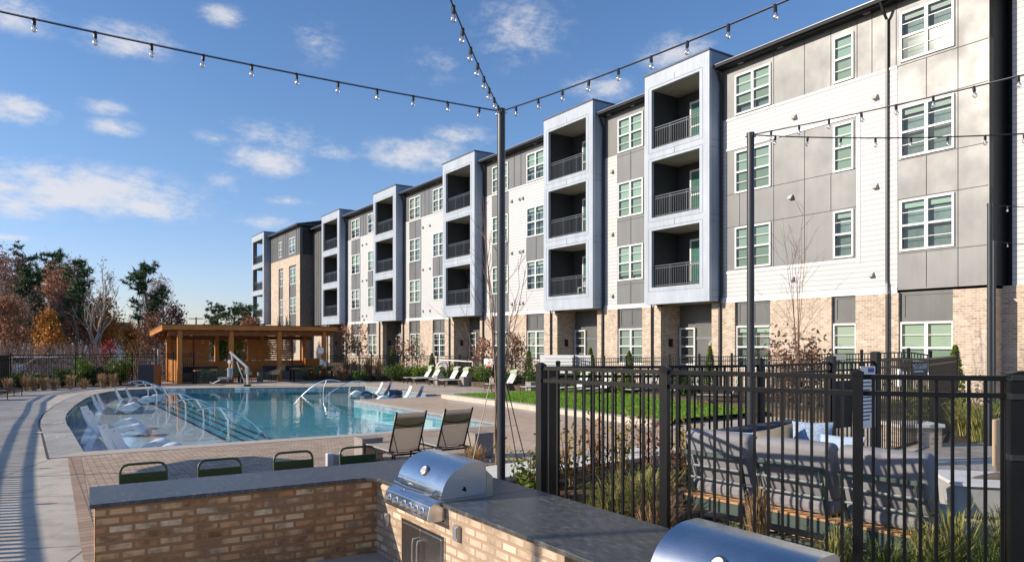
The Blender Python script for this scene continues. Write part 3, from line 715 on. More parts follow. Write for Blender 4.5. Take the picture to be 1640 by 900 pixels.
# ---------------------------------------------------------------- raised ground to the right
KZ = .37
slab('planting_bed', [(-1.1, 9.2), (.31, 9.95), (2.35, 11.4), (3.6, 12.4), (6.5, 13.5), (7.6, 10.5), (9, 4), (3, 3.2), (1.0, 5.0), (-.5, 7.0), (-1.3, 8.6)], .3, mulch_m)
slab('terrace', [(2.2, 8.3), (3.3, 9.8), (5.0, 11.3), (6.1, 12.1), (6.9, 13.2), (7.4, 14.2), (9.3, 14.3), (13, 15), (18, 16.5), (18, 11), (9, 10.4), (5.4, 7.75), (4.3, 6.75), (3.9, 6.35)], .312, deck_m)
slab('upper_ground', [(7.0, 13.7), (10.9, 17.8), (8.2, 22.5), (6.6, 26), (5, 30.5), (.5, 34), (-1, 36.2), (-6.5, 44), (-13, 44.5), (-14, 52), (-24, 62), (-30, 90), (20, 90), (60, 40), (40, 10), (13, 14.7), (9.3, 14.1)], .26, soil_m)
# kitchen floor
kc = V((-.9, 6.3, 0))
slab('kitchen_floor', [(-3.45, 5.6), (-1.0, 6.75), (2.9, 1.2), (3.2, -3), (-6, -3)], KZ, noisy('kitchen_paving', [(.3, (.42, .36, .29)), (.7, (.52, .45, .37))], 6, 6, .9, .3))

# ---------------------------------------------------------------- outdoor kitchen
CT = 1.07
bD = V((.861, .509, 0)); bN = V((-.509, .861, 0))
C = G(143, 808.4, CT); C.z = 0               # outer near corner of the bar top
BA = math.atan2(bD.y, bD.x)
Pf = G(711.7, 806.7, CT); Pf.z = 0           # a point on the front edge of the grill counter
def isect(p, d, q, e):
    det = d.x*-e.y+e.x*d.y; r = q-p; t = (r.x*-e.y+e.x*r.y)/det; return p+d*t
IC = isect(C, bD, Pf, RX)                    # inner corner
CD = .9
OC = isect(C+bN*.8, bD, Pf+VX*CD, RX)        # outer corner
kit = thing('outdoor_kitchen', 'L shaped brick outdoor kitchen with a dark stone countertop in the foreground', 'counter', (IC.x, IC.y, KZ))
LBAR = (IC-C).length
kb1 = brick_mat('kitchen_brick', BA, [(.6, .28, .12), (.86, .52, .26), (.7, .37, .17), (.92, .67, .41), (.64, .31, .13), (.8, .48, .25), (.88, .61, .36)], (.36, .19, .085), .178, .0685, .0125, .6, True, .85, .9)
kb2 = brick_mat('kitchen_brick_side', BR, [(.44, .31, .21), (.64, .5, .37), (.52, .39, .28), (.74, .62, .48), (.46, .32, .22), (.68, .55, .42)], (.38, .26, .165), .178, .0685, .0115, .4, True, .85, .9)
m = MB(); m.mi = 0
def loopbox(mb, pts, z0, z1):
    lo = [mb.p((*p.xy, z0)) for p in pts]; hi = [mb.p((*p.xy, z1)) for p in pts]; n = len(pts)
    mb.face(lo[::-1]); mb.face(hi)
    for k in range(n): mb.face((lo[k], lo[(k+1) % n], hi[(k+1) % n], hi[k]))
i_ = .035
bar = [C+bN*i_+bD*i_, IC+bN*i_+RX*0-VX*0, OC-bN*0, C+bN*.77+bD*i_]
ICi = isect(C+bN*i_, bD, Pf+VX*i_, RX)
loopbox(m, [C+bN*i_+bD*i_, ICi, isect(C+bN*.77, bD, Pf+VX*i_, RX), C+bN*.77+bD*i_], -.02, CT-.035)
m.build('bar_base', kb1, kit)
g1t = (G(647.5, 776, CT)-IC).dot(RX)        # left end of the first grill along the counter
brk_end = (G(894, 879, CT)-IC).dot(RX)
m = MB(); e0 = (ICi-IC).dot(RX)
P_ = lambda t, y: IC+RX*t+VX*y
loopbox(m, [P_(e0, i_), P_(g1t+.02, i_), P_(g1t+.02, CD-.03), P_(e0-.12, CD-.03)], -.02, CT-.035)
loopbox(m, [P_(g1t+.02, i_), P_(g1t+.78, i_), P_(g1t+.78, CD-.03), P_(g1t+.02, CD-.03)], -.02, CT-.16)
loopbox(m, [P_(g1t+.78, i_), P_(brk_end, i_), P_(brk_end, CD-.03), P_(g1t+.78, CD-.03)], -.02, CT-.035)
loopbox(m, [P_(brk_end, CD-.15), P_(brk_end+1.0, CD-.15), P_(brk_end+1.0, CD-.03), P_(brk_end, CD-.03)], -.02, CT-.035)
loopbox(m, [P_(brk_end+1.0, i_), P_(6.5, i_), P_(6.5, CD-.03), P_(brk_end+1.0, CD-.03)], -.02, CT-.16)
m.build('grill_counter_base', kb2, kit)
cm = Mat('countertop'); g = cm.pos(BR); mpn = cm.n('ShaderNodeMapping'); cm.l(g, mpn.inputs[0]); mpn.inputs['Scale'].default_value = (1, 2.4, 1); mpn.inputs['Rotation'].default_value = (0, 0, .5)
f = cm.noise(mpn.outputs[0], 11, 10, .75); f2 = cm.noise(g, 90, 4, .7)
c_ = cm.ramp(f, [(.3, (.02, .021, .023)), (.47, (.06, .06, .062)), (.55, (.09, .088, .085)), (.7, (.22, .21, .19))])
cm.color(cm.mix(1.0, c_, cm.ramp(f2, [(.3, (.7, .7, .7)), (.7, (1.15, 1.15, 1.15))]), 'MULTIPLY'))
cm.l(cm.ramp(f, [(.3, (.3, .3, .3)), (.7, (.48, .48, .48))]), cm.b.inputs['Roughness']); cm.bump(cm.math('ADD', f, cm.math('MULTIPLY', f2, .6)), .3, .004); cm.b.inputs['Specular IOR Level'].default_value = .5
cut0, cut1 = g1t+.02, g1t+.78; G2 = g1t+3.03
m = MB()
loopbox(m, [C, IC+bD*-.09, IC+RX*.09, P_(cut0, 0), P_(cut0, CD), OC, C+bN*.8], CT-.034, CT)
loopbox(m, [P_(cut0, .47), P_(cut1, .47), P_(cut1, CD), P_(cut0, CD)], CT-.034, CT)
loopbox(m, [P_(cut1, 0), P_(G2+.02, 0), P_(G2+.02, CD), P_(cut1, CD)], CT-.034, CT)
loopbox(m, [P_(G2+.02, .47), P_(G2+.78, .47), P_(G2+.78, CD), P_(G2+.02, CD)], CT-.034, CT)
loopbox(m, [P_(G2+.78, 0), P_(6.5, 0), P_(6.5, CD), P_(G2+.78, CD)], CT-.034, CT)
o = m.build('countertop', cm.m, kit, bevel=.005)
# seam across the bar top, switch boxes
for (px, py, zz) in ((735, 853, 0), (622, 831, 0)):
    k = (px-820)/FPX; o_ = P_(0, i_); t = (k*o_.y-o_.x)/(RX.x-k*RX.y); q = o_+RX*t; zc_ = HC-(py-HOR)/FPX*q.y
    mm = MB(q, RX, VX); mm.box(-.035, .035, -.035, 0.005, zc_-.058, zc_+.058); mm.box(-.028, .028, -.042, -.035, zc_-.03, zc_+.05)
    mm.build('outlet_cover', plain('outlet_gray', (.4, .4, .4), .35, .5), kit, bevel=.004)
# doors under the first grill
for a, b, hx in ((.07, .41, .375), (.42, .77, .46)):
    mm = MB(P_(g1t, i_), RX, VX); mm.box(a, b, -.022, .004, KZ+.03, .775); d_ = mm.build('access_door', steel_dark, kit, bevel=.004)
    h = MB(P_(g1t, i_), RX, VX); h.tube([(hx, -.022, .70), (hx, -.07, .70), (hx, -.078, .66), (hx, -.078, .53), (hx, -.07, .49), (hx, -.022, .49)], .009, 8); h.build('handle', steel, d_, smooth=True)
mm = MB(P_(g1t, i_), RX, VX); mm.box(.04, .80, -.012, .003, .775, .8); mm.box(.04, .07, -.012, .003, KZ, .775); mm.box(.77, .80, -.012, .003, KZ, .775); mm.build('door_frame', steel, kit)
hood_m = Mat('brushed_steel'); g = hood_m.pos(BR); mpn = hood_m.n('ShaderNodeMapping'); hood_m.l(g, mpn.inputs[0]); mpn.inputs['Scale'].default_value = (2, 60, 60)
hood_m.color(hood_m.ramp(hood_m.noise(mpn.outputs[0], 6, 5), [(.3, (.52, .54, .57)), (.7, (.66, .67, .69))])); hood_m.set(Metallic=1.0)
hood_m.l(hood_m.ramp(hood_m.noise(g, 3, 3, .5), [(.35, (.19, .19, .19)), (.7, (.3, .3, .3))]), hood_m.b.inputs['Roughness'])
def make_grill(t, name, label):
    o = P_(t, 0); o.z = CT
    gr = thing(name, label, 'grill', o, 'built in grills on the counter')
    def F(): return MB(o, RX, VX)
    prof = [(.0, .02)]+[(.30-.30*cos(a), .02+.265*sin(a)) for a in [R(90*k/9) for k in range(1, 10)]]+[(.37, .285), (.40, .265), (.405, .22)]
    pr = prof+[(.405, .02)]
    h = F(); h.prism(pr, 0, .8, 'x'); h.build('hood', hood_m.m, gr, smooth=True, ang=30)
    b = F(); b.prism([(.0, -.0), (.0, .016), (.41, .016), (.41, .21), (.47, .155), (.47, -.0)], .004, .796, 'x'); b.build('firebox', plain('grill_side', (.5, .47, .42), .3, 1.0, .06, 14), gr)
    p = F(); p.prism([(.0, .015), (-.075, .0), (-.1, -.02), (-.125, -.125), (-.1, -.14), (.03, -.14), (.03, .015)], -.005, .805, 'x'); pn = p.build('control_panel', hood_m.m, gr, bevel=.004)
    for x in (.1, .235, .38, .49, .6, .7):
        k = F(); c = V((x, -.113, -.072)); nn_ = V((0, -1, .24)).normalized()
        k.tube([c, c+nn_*.006, c+nn_*.008, c+nn_*.034], [.034, .034, .023, .02], 14); k.box(x-.004, x+.004, -.158, -.147, -.088, -.05); k.build('knob', chrome, gr, smooth=True)
    hd = F(); hd.tube([(.07, -.0, .075), (.07, -.045, .06), (.09, -.062, .055), (.25, -.075, .052), (.4, -.078, .051), (.55, -.075, .052), (.71, -.062, .055), (.73, -.045, .06), (.73, .0, .075)], .0125, 8); hd.build('handle', steel, gr, smooth=True)
    a = R(38); c = V((.40, .30-.30*cos(a), .02+.265*sin(a))); n_ = V((0, -cos(a)/.3, sin(a)/.265)).normalized()
    g_ = F(); g_.tube([c, c+n_*.014, c+n_*.018], [.047, .047, .04], 20); th_ = g_.build('thermometer', steel_dark, gr, smooth=True)
    w_ = F(); w_.disc(c+n_*.0185, n_, .033, .002, 20); w_.build('dial', plain('dial_white', (.5, .5, .49), .5), th_)
    tt = n_.cross(V((1, 0, 0))); nd = F(); nd.tube([c+n_*.022-V((.016, 0, 0))-tt*.012, c+n_*.022+V((.012, 0, 0))+tt*.01], .002, 4); nd.build('needle', black_metal, th_)
    if t < 2:
        s_ = F(); s_.tube([(.8, .2, .08), (.804, .2, .08)], .012, 8); s_.tube([(.806, .205, .1), (.806, .215, .065)], .006, 6); s_.build('side_port', black_metal, gr)
    return gr
make_grill(g1t, 'built_in_grill', 'stainless built-in grill with its whole control panel showing, near the counter corner')
make_grill(G2, 'built_in_grill', 'stainless grill hood cut off by the bottom edge, before the black fence')
# small red lettering plate is too small to read and is left as plain metal

# ---------------------------------------------------------------- fences
def fence(name, label, pts, rails=(0, .12), pw=.06, pick=.018, sp=.11, cap=.06, post_flags=None, group=None, gap=.09, rail=.034, cat='fence'):
    """pts: (x, y, base z, top-rail z)"""
    p0 = V((pts[0][0], pts[0][1], pts[0][2])); f = thing(name, label, cat, p0, group)
    for k, q in enumerate(pts):
        if post_flags and not post_flags[k]: continue
        w_ = pw if not post_flags or post_flags[k] is True else post_flags[k]
        nx = V(pts[min(k+1, len(pts)-1)][:2])-V(pts[max(k-1, 0)][:2]); nx = V((nx.x, nx.y, 0)).normalized(); ny = V((-nx.y, nx.x, 0))
        m = MB((q[0], q[1], 0), nx, ny); h = w_/2; m.box(-h, h, -h, h, q[2]-.05, q[3]+cap); m.box(-h-.006, h+.006, -h-.006, h+.006, q[3]+cap-.03, q[3]+cap); 
        m.prism([(-h, q[3]+cap), (h, q[3]+cap), (0, q[3]+cap+.018)], -h, h, 'y'); m.build('post', black_metal, f)
    for k in range(len(pts)-1):
        a, b = pts[k], pts[k+1]; A = V((a[0], a[1], 0)); B = V((b[0], b[1], 0)); L = (B-A).length; ux = (B-A)/L; uy = V((-ux.y, ux.x, 0))
        m = MB(A, ux, uy)
        def rl(z0, z1, hh):
            r_ = hh; i = [m.p((x, y, z+dz)) for dz in (-r_, 0) for (x, z) in ((0, z0), (L, z1)) for y in (-rail/2, rail/2)]
            for q in ((0, 1, 3, 2), (4, 6, 7, 5), (0, 4, 5, 1), (2, 3, 7, 6), (0, 2, 6, 4), (1, 5, 7, 3)): m.face([i[t] for t in q])
        for r_ in rails: rl(a[3]-r_, b[3]-r_, rail)
        rl(a[2]+gap+.035, b[2]+gap+.035, rail)
        n = max(2, round(L/sp))
        for j in range(1, n):
            t = j/n; z0 = a[2]+(b[2]-a[2])*t+gap-.03; z1 = a[3]+(b[3]-a[3])*t-.01; m.box(L*t-pick/2, L*t+pick/2, -pick/2, pick/2, z0, z1)
        m.build('picket_panel', black_metal, f)
    return f
def tp(px, dy, dr): d = dr*FPX/dy; return ((px-820)/dy*dr, d, HC-dr)
a = tp(866, 37.5, .23); b = tp(1065, 43.5, .23); c = tp(1374, 50.2, .23); d = tp(1632, 53, .23)
fence('picket_fence', 'nearest black metal picket fence running along behind the grill counter', [(a[0], a[1], .3, a[2]), (b[0], b[1], .3, b[2]), (c[0], c[1], .32, c[2]), (d[0], d[1], .32, d[2])],
      pw=.07, pick=.0195, sp=.105, cap=.02, post_flags=[True, True, True, .15], rail=.036)
# collars on the big end post
fe = [o for o in bpy.data.objects if o.name.startswith('picket_fence')][0]
m = MB((d[0], d[1], 0), V((.98, -.2, 0)), V((.2, .98, 0)))
for z in (d[2]+.0, d[2]-.13, d[2]-.55):
    m = MB((d[0], d[1], 0), V((.98, -.2, 0)), V((.2, .98, 0))); m.box(-.082, .082, -.082, .082, z-.03, z+.012); m.build('post_collar', plain('collar_metal', (.03, .034, .038), .35, .2), fe, bevel=.004)
c0 = (.60, 9.35); tz = HC-.30
fence('picket_fence', 'short black picket fence running away from the counter to the bed corner', [(a[0]+.05, a[1]+.06, .3, a[2]), (c0[0], c0[1], .3, tz)], pw=.05, pick=.018, sp=.105, post_flags=[False, True], cap=.05)
P2 = [(c0[0], c0[1]), (1.9, 9.43), (3.42, 9.9), (5.02, 11.3)]
fence('picket_fence', 'black picket fence behind the grey outdoor sofa', [(x, y, .3, tz) for x, y in P2], pw=.07, pick=.02, sp=.11, cap=.08, post_flags=[False, False, True, .11])
gt = fence('fence_gate', 'black metal pool gate with a white notice and solid lower sheet', [(5.1, 11.36, .32, tz), (6.05, 11.95, .32, tz)], post_flags=[False, .12], pick=.02, sp=.11, cap=.14, cat='gate')
ux = V((.849, .527, 0)).normalized(); uy = V((-ux.y, ux.x, 0))
m = MB((5.1, 11.36, 0), ux, uy); m.box(.02, .42, -.02, -.012, .95, 1.7); m.build('screen_sheet', black_metal, gt)
m = MB((5.1, 11.36, 0), ux, uy); m.box(-.06, .22, -.05, -.02, 2.03, 2.12); m.box(-.03, .19, -.058, -.05, 2.05, 2.1); m.build('closer', steel, gt)
fence('picket_fence', 'black picket fence past the gate carrying the dark no glass sign', [(6.15, 12.05, .33, 2.02), (8.3, 14.3, .3, 2.0), (10.9, 17.6, .1, 1.99)], pw=.07, post_flags=[False, False, True], cap=.06)
FF = [(524, 43, 1.55, 0), (595, 43.2, 1.55, 0), (660, 43.3, 1.55, 0), (701, 42.2, 1.55, 0), (736, 41, 1.55, 0), (775, 39, 1.55, 0), (820, 36.5, 1.56, .02), (866, 35, 1.56, .03), (920, 33.2, 1.62, .06), (968, 32, 1.62, .1), (1003, 31, 1.66, .15), (1072, 29, 1.73, .2), (1120, 27.7, 1.78, .24), (1172, 26, 1.83, .24), (1232, 24.5, 1.88, .26), (1300, 22.8, 1.95, .26), (1380, 21, 2.0, .26), (1455, 19.6, 2.06, .26), (1490, 18.8, 1.99, .2)]
fence('picket_fence', 'long black picket fence in front of the apartment ground floor', [((px-820)/FPX*dd, dd, zb, zt) for px, dd, zt, zb in FF], rails=(0, .16), cap=.09, gap=.08)
LF = [(-19.0, 26.7), (-21.9, 31.1), (-24.8, 35.5), (-22.8, 37.5), (-20.9, 39.5), (-19.4, 41.1), (-18.6, 41.9)]
fence('picket_fence', 'black picket fence in front of the autumn trees on the left', [(x, y, 0, 1.7) for x, y in LF[2:]], rails=(0, .16), cap=.1)
fence('picket_fence', 'black picket fence turning the corner at the left edge', [(-24.8, 35.5, 0, 1.7), (-24.2, 31.0, 0, 1.7), (-22.1, 27.0, 0, 1.7), (-19.6, 23.1, 0, 1.7), (-17.3, 19.3, 0, 1.7), (-15.0, 15.7, 0, 1.7), (-12.8, 12.3, 0, 1.7), (-10.85, 9.4, 0, 1.7), (-8.9, 6.6, 0, 1.7), (-7.0, 3.6, 0, 1.7), (-5.0, .4, 0, 1.7)], rails=(0, .2), cap=.1, rail=.06, sp=.2, pick=.07, post_flags=[False]+[True]*10)  # unseen near run added, pickets widened, to cast stripes on the deck
# ---------------------------------------------------------------- light poles with strung bulbs
PT = 4.97
def pole(x, y, label, zb=0.0, top=5.0):
    t = thing('light_pole', label, 'light pole', (x, y, zb), 'poles carrying the string lights')
    m = MB(); m.lathe((x, y, zb), [(.048, 0), (.047, top-zb-.03), (.05, top-zb-.03), (.05, top-zb)], 16); m.build('shaft', dark_metal, t, smooth=True)
    m = MB(); m.lathe((x, y, zb), [(.09, 0), (.09, .015)], 16); m.build('base_plate', dark_metal, t)
    m = MB(); m.tube([(x-.07, y, top-.05), (x+.07, y, top-.05)], .008, 6); m.tube([(x, y-.07, top-.04), (x, y+.07, top-.04)], .008, 6); m.build('eye_bolt', steel, t)
    return V((x, y, PT))
p1 = pole(-.125, 8.3, 'tall gray light pole behind the counter where three strings meet', .3)
p2 = pole(3.07, 9.24, 'gray light pole standing behind the grey sofa', .3)
p3 = pole(9.25, 13.9, 'nearer of the two gray poles standing close together by the brick corner', .28)
p4 = pole(12.75, 19.0, 'farther of the two gray poles standing close together by the brick corner', .26)
p5 = pole(-7.6, 2.9, 'gray light pole left of the kitchen, outside the picture', 0)
glass_b = Mat('bulb_glass'); _t = glass_b.n('ShaderNodeBsdfTransparent'); _t.inputs[0].default_value = (.86, .87, .9, 1); _g = glass_b.n('ShaderNodeBsdfGlossy'); _g.inputs['Roughness'].default_value = .2; _f = glass_b.n('ShaderNodeLayerWeight'); _f.inputs[0].default_value = .7; _x = glass_b.n('ShaderNodeMixShader')
glass_b.l(_f.outputs['Facing'], _x.inputs[0]); glass_b.l(_t.outputs[0], _x.inputs[1]); glass_b.l(_g.outputs[0], _x.inputs[2]); glass_b.l(_x.outputs[0], glass_b.out.inputs[0]); glass_b = glass_b.m
rubber = plain('rubber_black', (.01, .01, .011), .5)
filam = plain('filament', (.75, .6, .45), .4)
BP = None
def string_light(a, b, label, sag=.22, sp=.42, first=.3, maxd=99):
    global BP
    t = thing('string_light', label, 'string lights', a, 'string lights over the pool area')
    L = (b-a).length; n = 40; at = lambda u: a.lerp(b, u)-V((0, 0, sag*4*u*(1-u)))
    m = MB(); m.tube([at(k/n) for k in range(n+1)], .0065, 5); m.build('cable', rubber, t)
    m = MB(); m.tube([at(k/n)+V((0, 0, .009)) for k in range(n+1)], .002, 4); m.build('guy_wire', dark_metal, t)
    k = 0
    while first+k*sp < min(L-.2, maxd):
        q = at((first+k*sp)/L); k += 1
        if BP is None:
            s = MB(); s.lathe((0, 0, 0), [(.011, .01), (.015, 0), (.015, -.04), (.012, -.052)], 8); sk = s.build('socket', rubber, None, (0, 0, 0))
            s = MB(); s.lathe((0, 0, -.05), [(.01, 0), (.011, -.008), (.018, -.022), (.022, -.037), (.018, -.05), (.009, -.058), (.002, -.061)], 10); bl_ = s.build('bulb', glass_b, None, (0, 0, 0), smooth=True, ang=80)
            s = MB(); s.tube([(0, 0, -.052), (0, 0, -.11)], [.006, .004], 5); fl = s.build('filament', filam, None, (0, 0, 0)); fl.parent = bl_
            BP = (sk, bl_, fl)
        else:
            sk = BP[0].copy(); bl_ = BP[1].copy(); fl = BP[2].copy(); fl.parent = bl_
            for o in (sk, bl_, fl): col.objects.link(o)
        sk.parent = t; bl_.parent = t; sk.location = bl_.location = q-a
        ro = (rs_.uniform(-.12, .12), rs_.uniform(-.12, .12), 0); sk.rotation_euler = bl_.rotation_euler = ro
    return t
rs_ = random.Random(2)
string_light(p1, V((-7.6, 2.9, PT)), 'string of bulbs from the tall pole to the left edge of the picture', .12)
string_light(p1, V((-.95, -.9, 4.9)), 'string of bulbs from the tall pole straight up out of the picture', .3)
string_light(p1, V((5.1, .6, 4.95)), 'string of bulbs from the tall pole up to the right over the roofline', .2)
string_light(p2, V((10.2, 6.5, 4.95)), 'lower string of bulbs from the sofa pole to the right edge', .3, .38)
string_light(p2, V((7.2, 3.7, 4.95)), 'upper string of bulbs from the sofa pole rising to the right', .12, .38)
string_light(p3, V((13.5, 12.5, 5.0)), 'short string of bulbs from the nearer of the paired poles', .2, .5)
string_light(p4, V((16.5, 17, 5.0)), 'short string of bulbs from the farther of the paired poles', .2, .5)

# ---------------------------------------------------------------- bar stools
def make_stool():
    t = thing('bar_stool', 'x', 'stool')
    m = MB()          # back to +y, seat faces -y
    w = .2
    pts = [(-w, .12, 0), (-w, .17, .74), (-w, .2, .97)]+[(-w+.07*(1-cos(R(a))), .2+.006, .97+.07*sin(R(a))) for a in (30, 60, 90)]+[(w-.07*(1-cos(R(a))), .2+.006, .97+.07*sin(R(a))) for a in (90, 60, 30)]+[(w, .2, .97), (w, .17, .74), (w, .12, 0)]
    m.tube(pts, .0125, 8); m.build('back_frame', green_metal, t, smooth=True)
    m = MB(); m.box(-w+.004, w-.004, .185, .2, .86, .955); m.build('back_slat', green_metal, t, bevel=.003)
    m = MB(); m.box(-w, w, -.2, .17, .715, .74); m.build('seat', green_metal, t, bevel=.01)
    for x in (-w, w):
        m = MB(); m.tube([(x, -.19, .72), (x, -.24, 0)], .0125, 6); m.build('leg', green_metal, t)
    m = MB(); m.tube([(-w, -.225, .25), (w, -.225, .25)], .01, 6); m.tube([(-w, .14, .25), (w, .14, .25)], .01, 6); m.build('footrest', green_metal, t)
    return t
stp = make_stool(); WSP = ['green metal bar stool farthest left, beside the bare end of the bar', 'green metal bar stool second along the bar from its free end', 'green metal bar stool third along the bar, left of the outlet box', 'green metal bar stool nearest the first grill, right of the outlet box']
for k, (px, py, dd) in enumerate(((230, 739.5, 6.95), (352, 733, 7.3), (470, 721.5, 7.62), (573, 713.5, 7.95))):
    s = stp if k == 0 else copy_tree(stp)
    q = Q(px, py, dd); place(s, (q.x-bN.x*.2, q.y-bN.y*.2, q.z-1.055), BA); s['label'] = WSP[k]; s['group'] = 'bar stools behind the counter'
# weatherproof outlet on a post
t = thing('outlet_post', 'small gray weatherproof outlet box on a post between the bar stools', 'outlet', (-1.95, 8.0, 0))
m = MB((-1.95, 8.0, 0), bD, bN); m.box(-.02, .02, -.02, .02, 0, .95); m.build('post', concrete_gray, t)
m = MB((-1.95, 8.0, 0), bD, bN); m.box(-.045, .06, -.03, .03, .93, 1.06); m.build('box', plain('outlet_box_gray', (.34, .34, .35), .4), t, bevel=.006)
m = MB((-1.95, 8.0, 0), bD, bN); m.box(-.12, -.046, -.04, .04, .92, 1.08); m.build('cover', plain('clear_cover', (.55, .55, .6), .2), t, bevel=.01)

# ---------------------------------------------------------------- sun loungers: local +x runs from hinge to foot
def make_lounger(sl, pil, frame, back_ang=62, foot=1.25, w=.29, strap=True, hz=.33, cat='sun lounger'):
    t = thing('sun_lounger', 'x', cat)
    m = MB(); 
    for y in (-w, w): m.tube([(-.28, y, hz-.02), (0, y, hz-.02), (foot, y, hz-.02)], .02, 6)
    m.tube([(foot, -w, hz-.02), (foot, w, hz-.02)], .02, 6); m.tube([(-.28, -w, hz-.02), (-.28, w, hz-.02)], .02, 6); m.build('frame', frame, t)
    for x in (-.22, foot-.06):
        for y in (-w, w):
            m = MB(); m.tube([(x, y, hz-.03), (x, y, 0)], .018, 6); m.build('leg', frame, t)
        m = MB(); m.tube([(x, -w, .13), (x, w, .13)], .009, 5); m.build('cross_bar', frame, t)
    m = MB(); m.prism([(0, hz), (foot-.02, hz), (foot-.02, hz+.018), (0, hz+.018)], -w+.01, w-.01, 'y'); m.build('seat_sling', sl, t)
    ca, sa = cos(R(back_ang)), sin(R(back_ang)); bl = .78
    e = (-ca, 0, sa)
    bk = MB((0, 0, hz), (-ca, 0, sa), (0, 1, 0), (sa, 0, ca))
    m = bk; m.box(0, bl, -w+.012, w-.012, -.004, .012); m.build('back_sling', sl, t)
    m = MB((0, 0, hz), (-ca, 0, sa), (0, 1, 0), (sa, 0, ca))
    for y in (-w, w): m.tube([(0, y, 0), (bl+.03, y, 0)], .018, 6)
    m.tube([(.0, -w, -.01), (0, -w*.5, -.05), (0, w*.5, -.05), (0, w, -.01)], .012, 6); m.build('back_frame', frame, t)
    m = MB()
    for y in (-w, w): m.tube([(-ca*.36, y*.96, hz+sa*.36), (-.32, y*.9, hz-.03)], .01, 5)
    m.build('back_stay', frame, t)
    if pil:
        m = MB((0, 0, hz), (-ca, 0, sa), (0, 1, 0), (sa, 0, ca)); n = 12
        ring = [(bl-.15+.1*cos(2*pi*k/n), .045+.055*sin(2*pi*k/n)) for k in range(n)]
        lo = [m.p((x, -w+.02, z)) for x, z in ring]; hi = [m.p((x, w-.02, z)) for x, z in ring]; m.face(lo[::-1]); m.face(hi)
        for k in range(n): m.face((lo[k], lo[(k+1) % n], hi[(k+1) % n], hi[k]))
        m.build('head_roll', pil, t, smooth=True)
        if strap:
            m = MB((0, 0, hz), (-ca, 0, sa), (0, 1, 0), (sa, 0, ca)); m.box(bl-.3, bl-.1, -w-.012, w+.012, -.012, -.006); m.build('roll_sleeve', plain('sleeve_olive', (.2, .18, .1), .85), t)
            m = MB((0, 0, hz), (-ca, 0, sa), (0, 1, 0), (sa, 0, ca)); m.tube([(bl-.2, -w, -.02), (bl-.245, -w*.5, -.026), (bl-.26, 0, -.026), (bl-.245, w*.5, -.026), (bl-.2, w, -.02)], .009, 5); m.build('strap', rubber, t)
    return t
AU = math.atan2(UX.y, UX.x); AV = math.atan2(VX.y, VX.x)
near_l = make_lounger(sling, pillow_green, black_metal, 66, 1.2)
for k, (px, py, lab) in enumerate(((647, 722, 'beige sling lounger seen from behind, left one of the pair behind the grill'), (722, 714, 'beige sling lounger seen from behind, right one beside the gray cube table'))):
    l = near_l if k == 0 else copy_tree(near_l)
    q = G(px, py, .33); place(l, (q.x, q.y, .008), AU); l['label'] = lab; l['group'] = 'pair of loungers seen from behind'
def cube_table(p, rz, sz, hh, mat, label, group='stone cube side tables'):
    t = thing('side_table', label, 'table', (p.x, p.y, p.z), group)
    ex = V((cos(rz), sin(rz), 0)); ey = V((-ex.y, ex.x, 0)); s = sz/2
    m = MB(p, ex, ey); m.box(-s, s, -s, s, hh-.03, hh); m.build('top', mat, t, bevel=.006)
    m = MB(p, ex, ey); m.box(-s+.004, s-.004, -s+.004, s-.004, .02, hh-.032); m.build('body', mat, t, bevel=.01)
    return t
q = G(590, 736); cube_table(V((q.x, q.y, 0)), AV, .44, .45, taupe, 'dark taupe cube table left of the beige loungers')
q = G(767, 731); cube_table(V((q.x, q.y, 0)), AV, .44, .5, taupe, 'gray taupe cube table right of the beige loungers')
far_l = make_lounger(sling_white, pillow_green, black_metal, 58, 1.3, .28, False)
FL = [(650, 614.2, 'white lounger with green head roll, first in the far row'), (663, 615.4, 'white lounger second in the far row, next to the pale cube table'),
      (691, 617.6, 'white lounger third in the far row, right of the life ring'), (706.5, 619.2, 'white lounger fourth in the far row, against the taupe cube table'),
      (781, 626.2, 'white lounger with green head roll just left of the tall pole'), (840, 631.8, 'white lounger with green head roll just right of the tall pole'),
      (893, 634, 'white lounger behind the first fence panel, nearest to its left post'), (931, 636.2, 'white lounger behind the middle of the first fence panel'), (1004, 637, 'white lounger behind the right half of the first fence panel'), (1078, 638.5, 'white lounger just right of the second fence post, past the lawn')]
for k, (px, py, lab) in enumerate(FL):
    l = far_l if k == 0 else copy_tree(far_l)
    q = G(px, py); q = q+VX*1.25; z = .005 if k < 6 else .02; place(l, (q.x, q.y, z), AV+pi+rs_.uniform(-.05, .05)); l['label'] = lab; l['group'] = 'white loungers along the far fence'
for px, py, lab in ((703, 616, 'pale cube table between the white loungers of the far row'), (745, 618.5, 'taupe cube table at the end of the far loungers'), (793, 620.5, 'small pale cube table hidden behind the tree stakes'), (852, 628.5, 'taupe cube table between the loungers behind the first fence post'), (985, 631, 'pale cube table behind the fence pickets past the lawn')):
    q = G(px, py); cube_table(V((q.x, q.y, 0)), AV, .45, .5, taupe, lab, 'cube tables of the far lounger row')
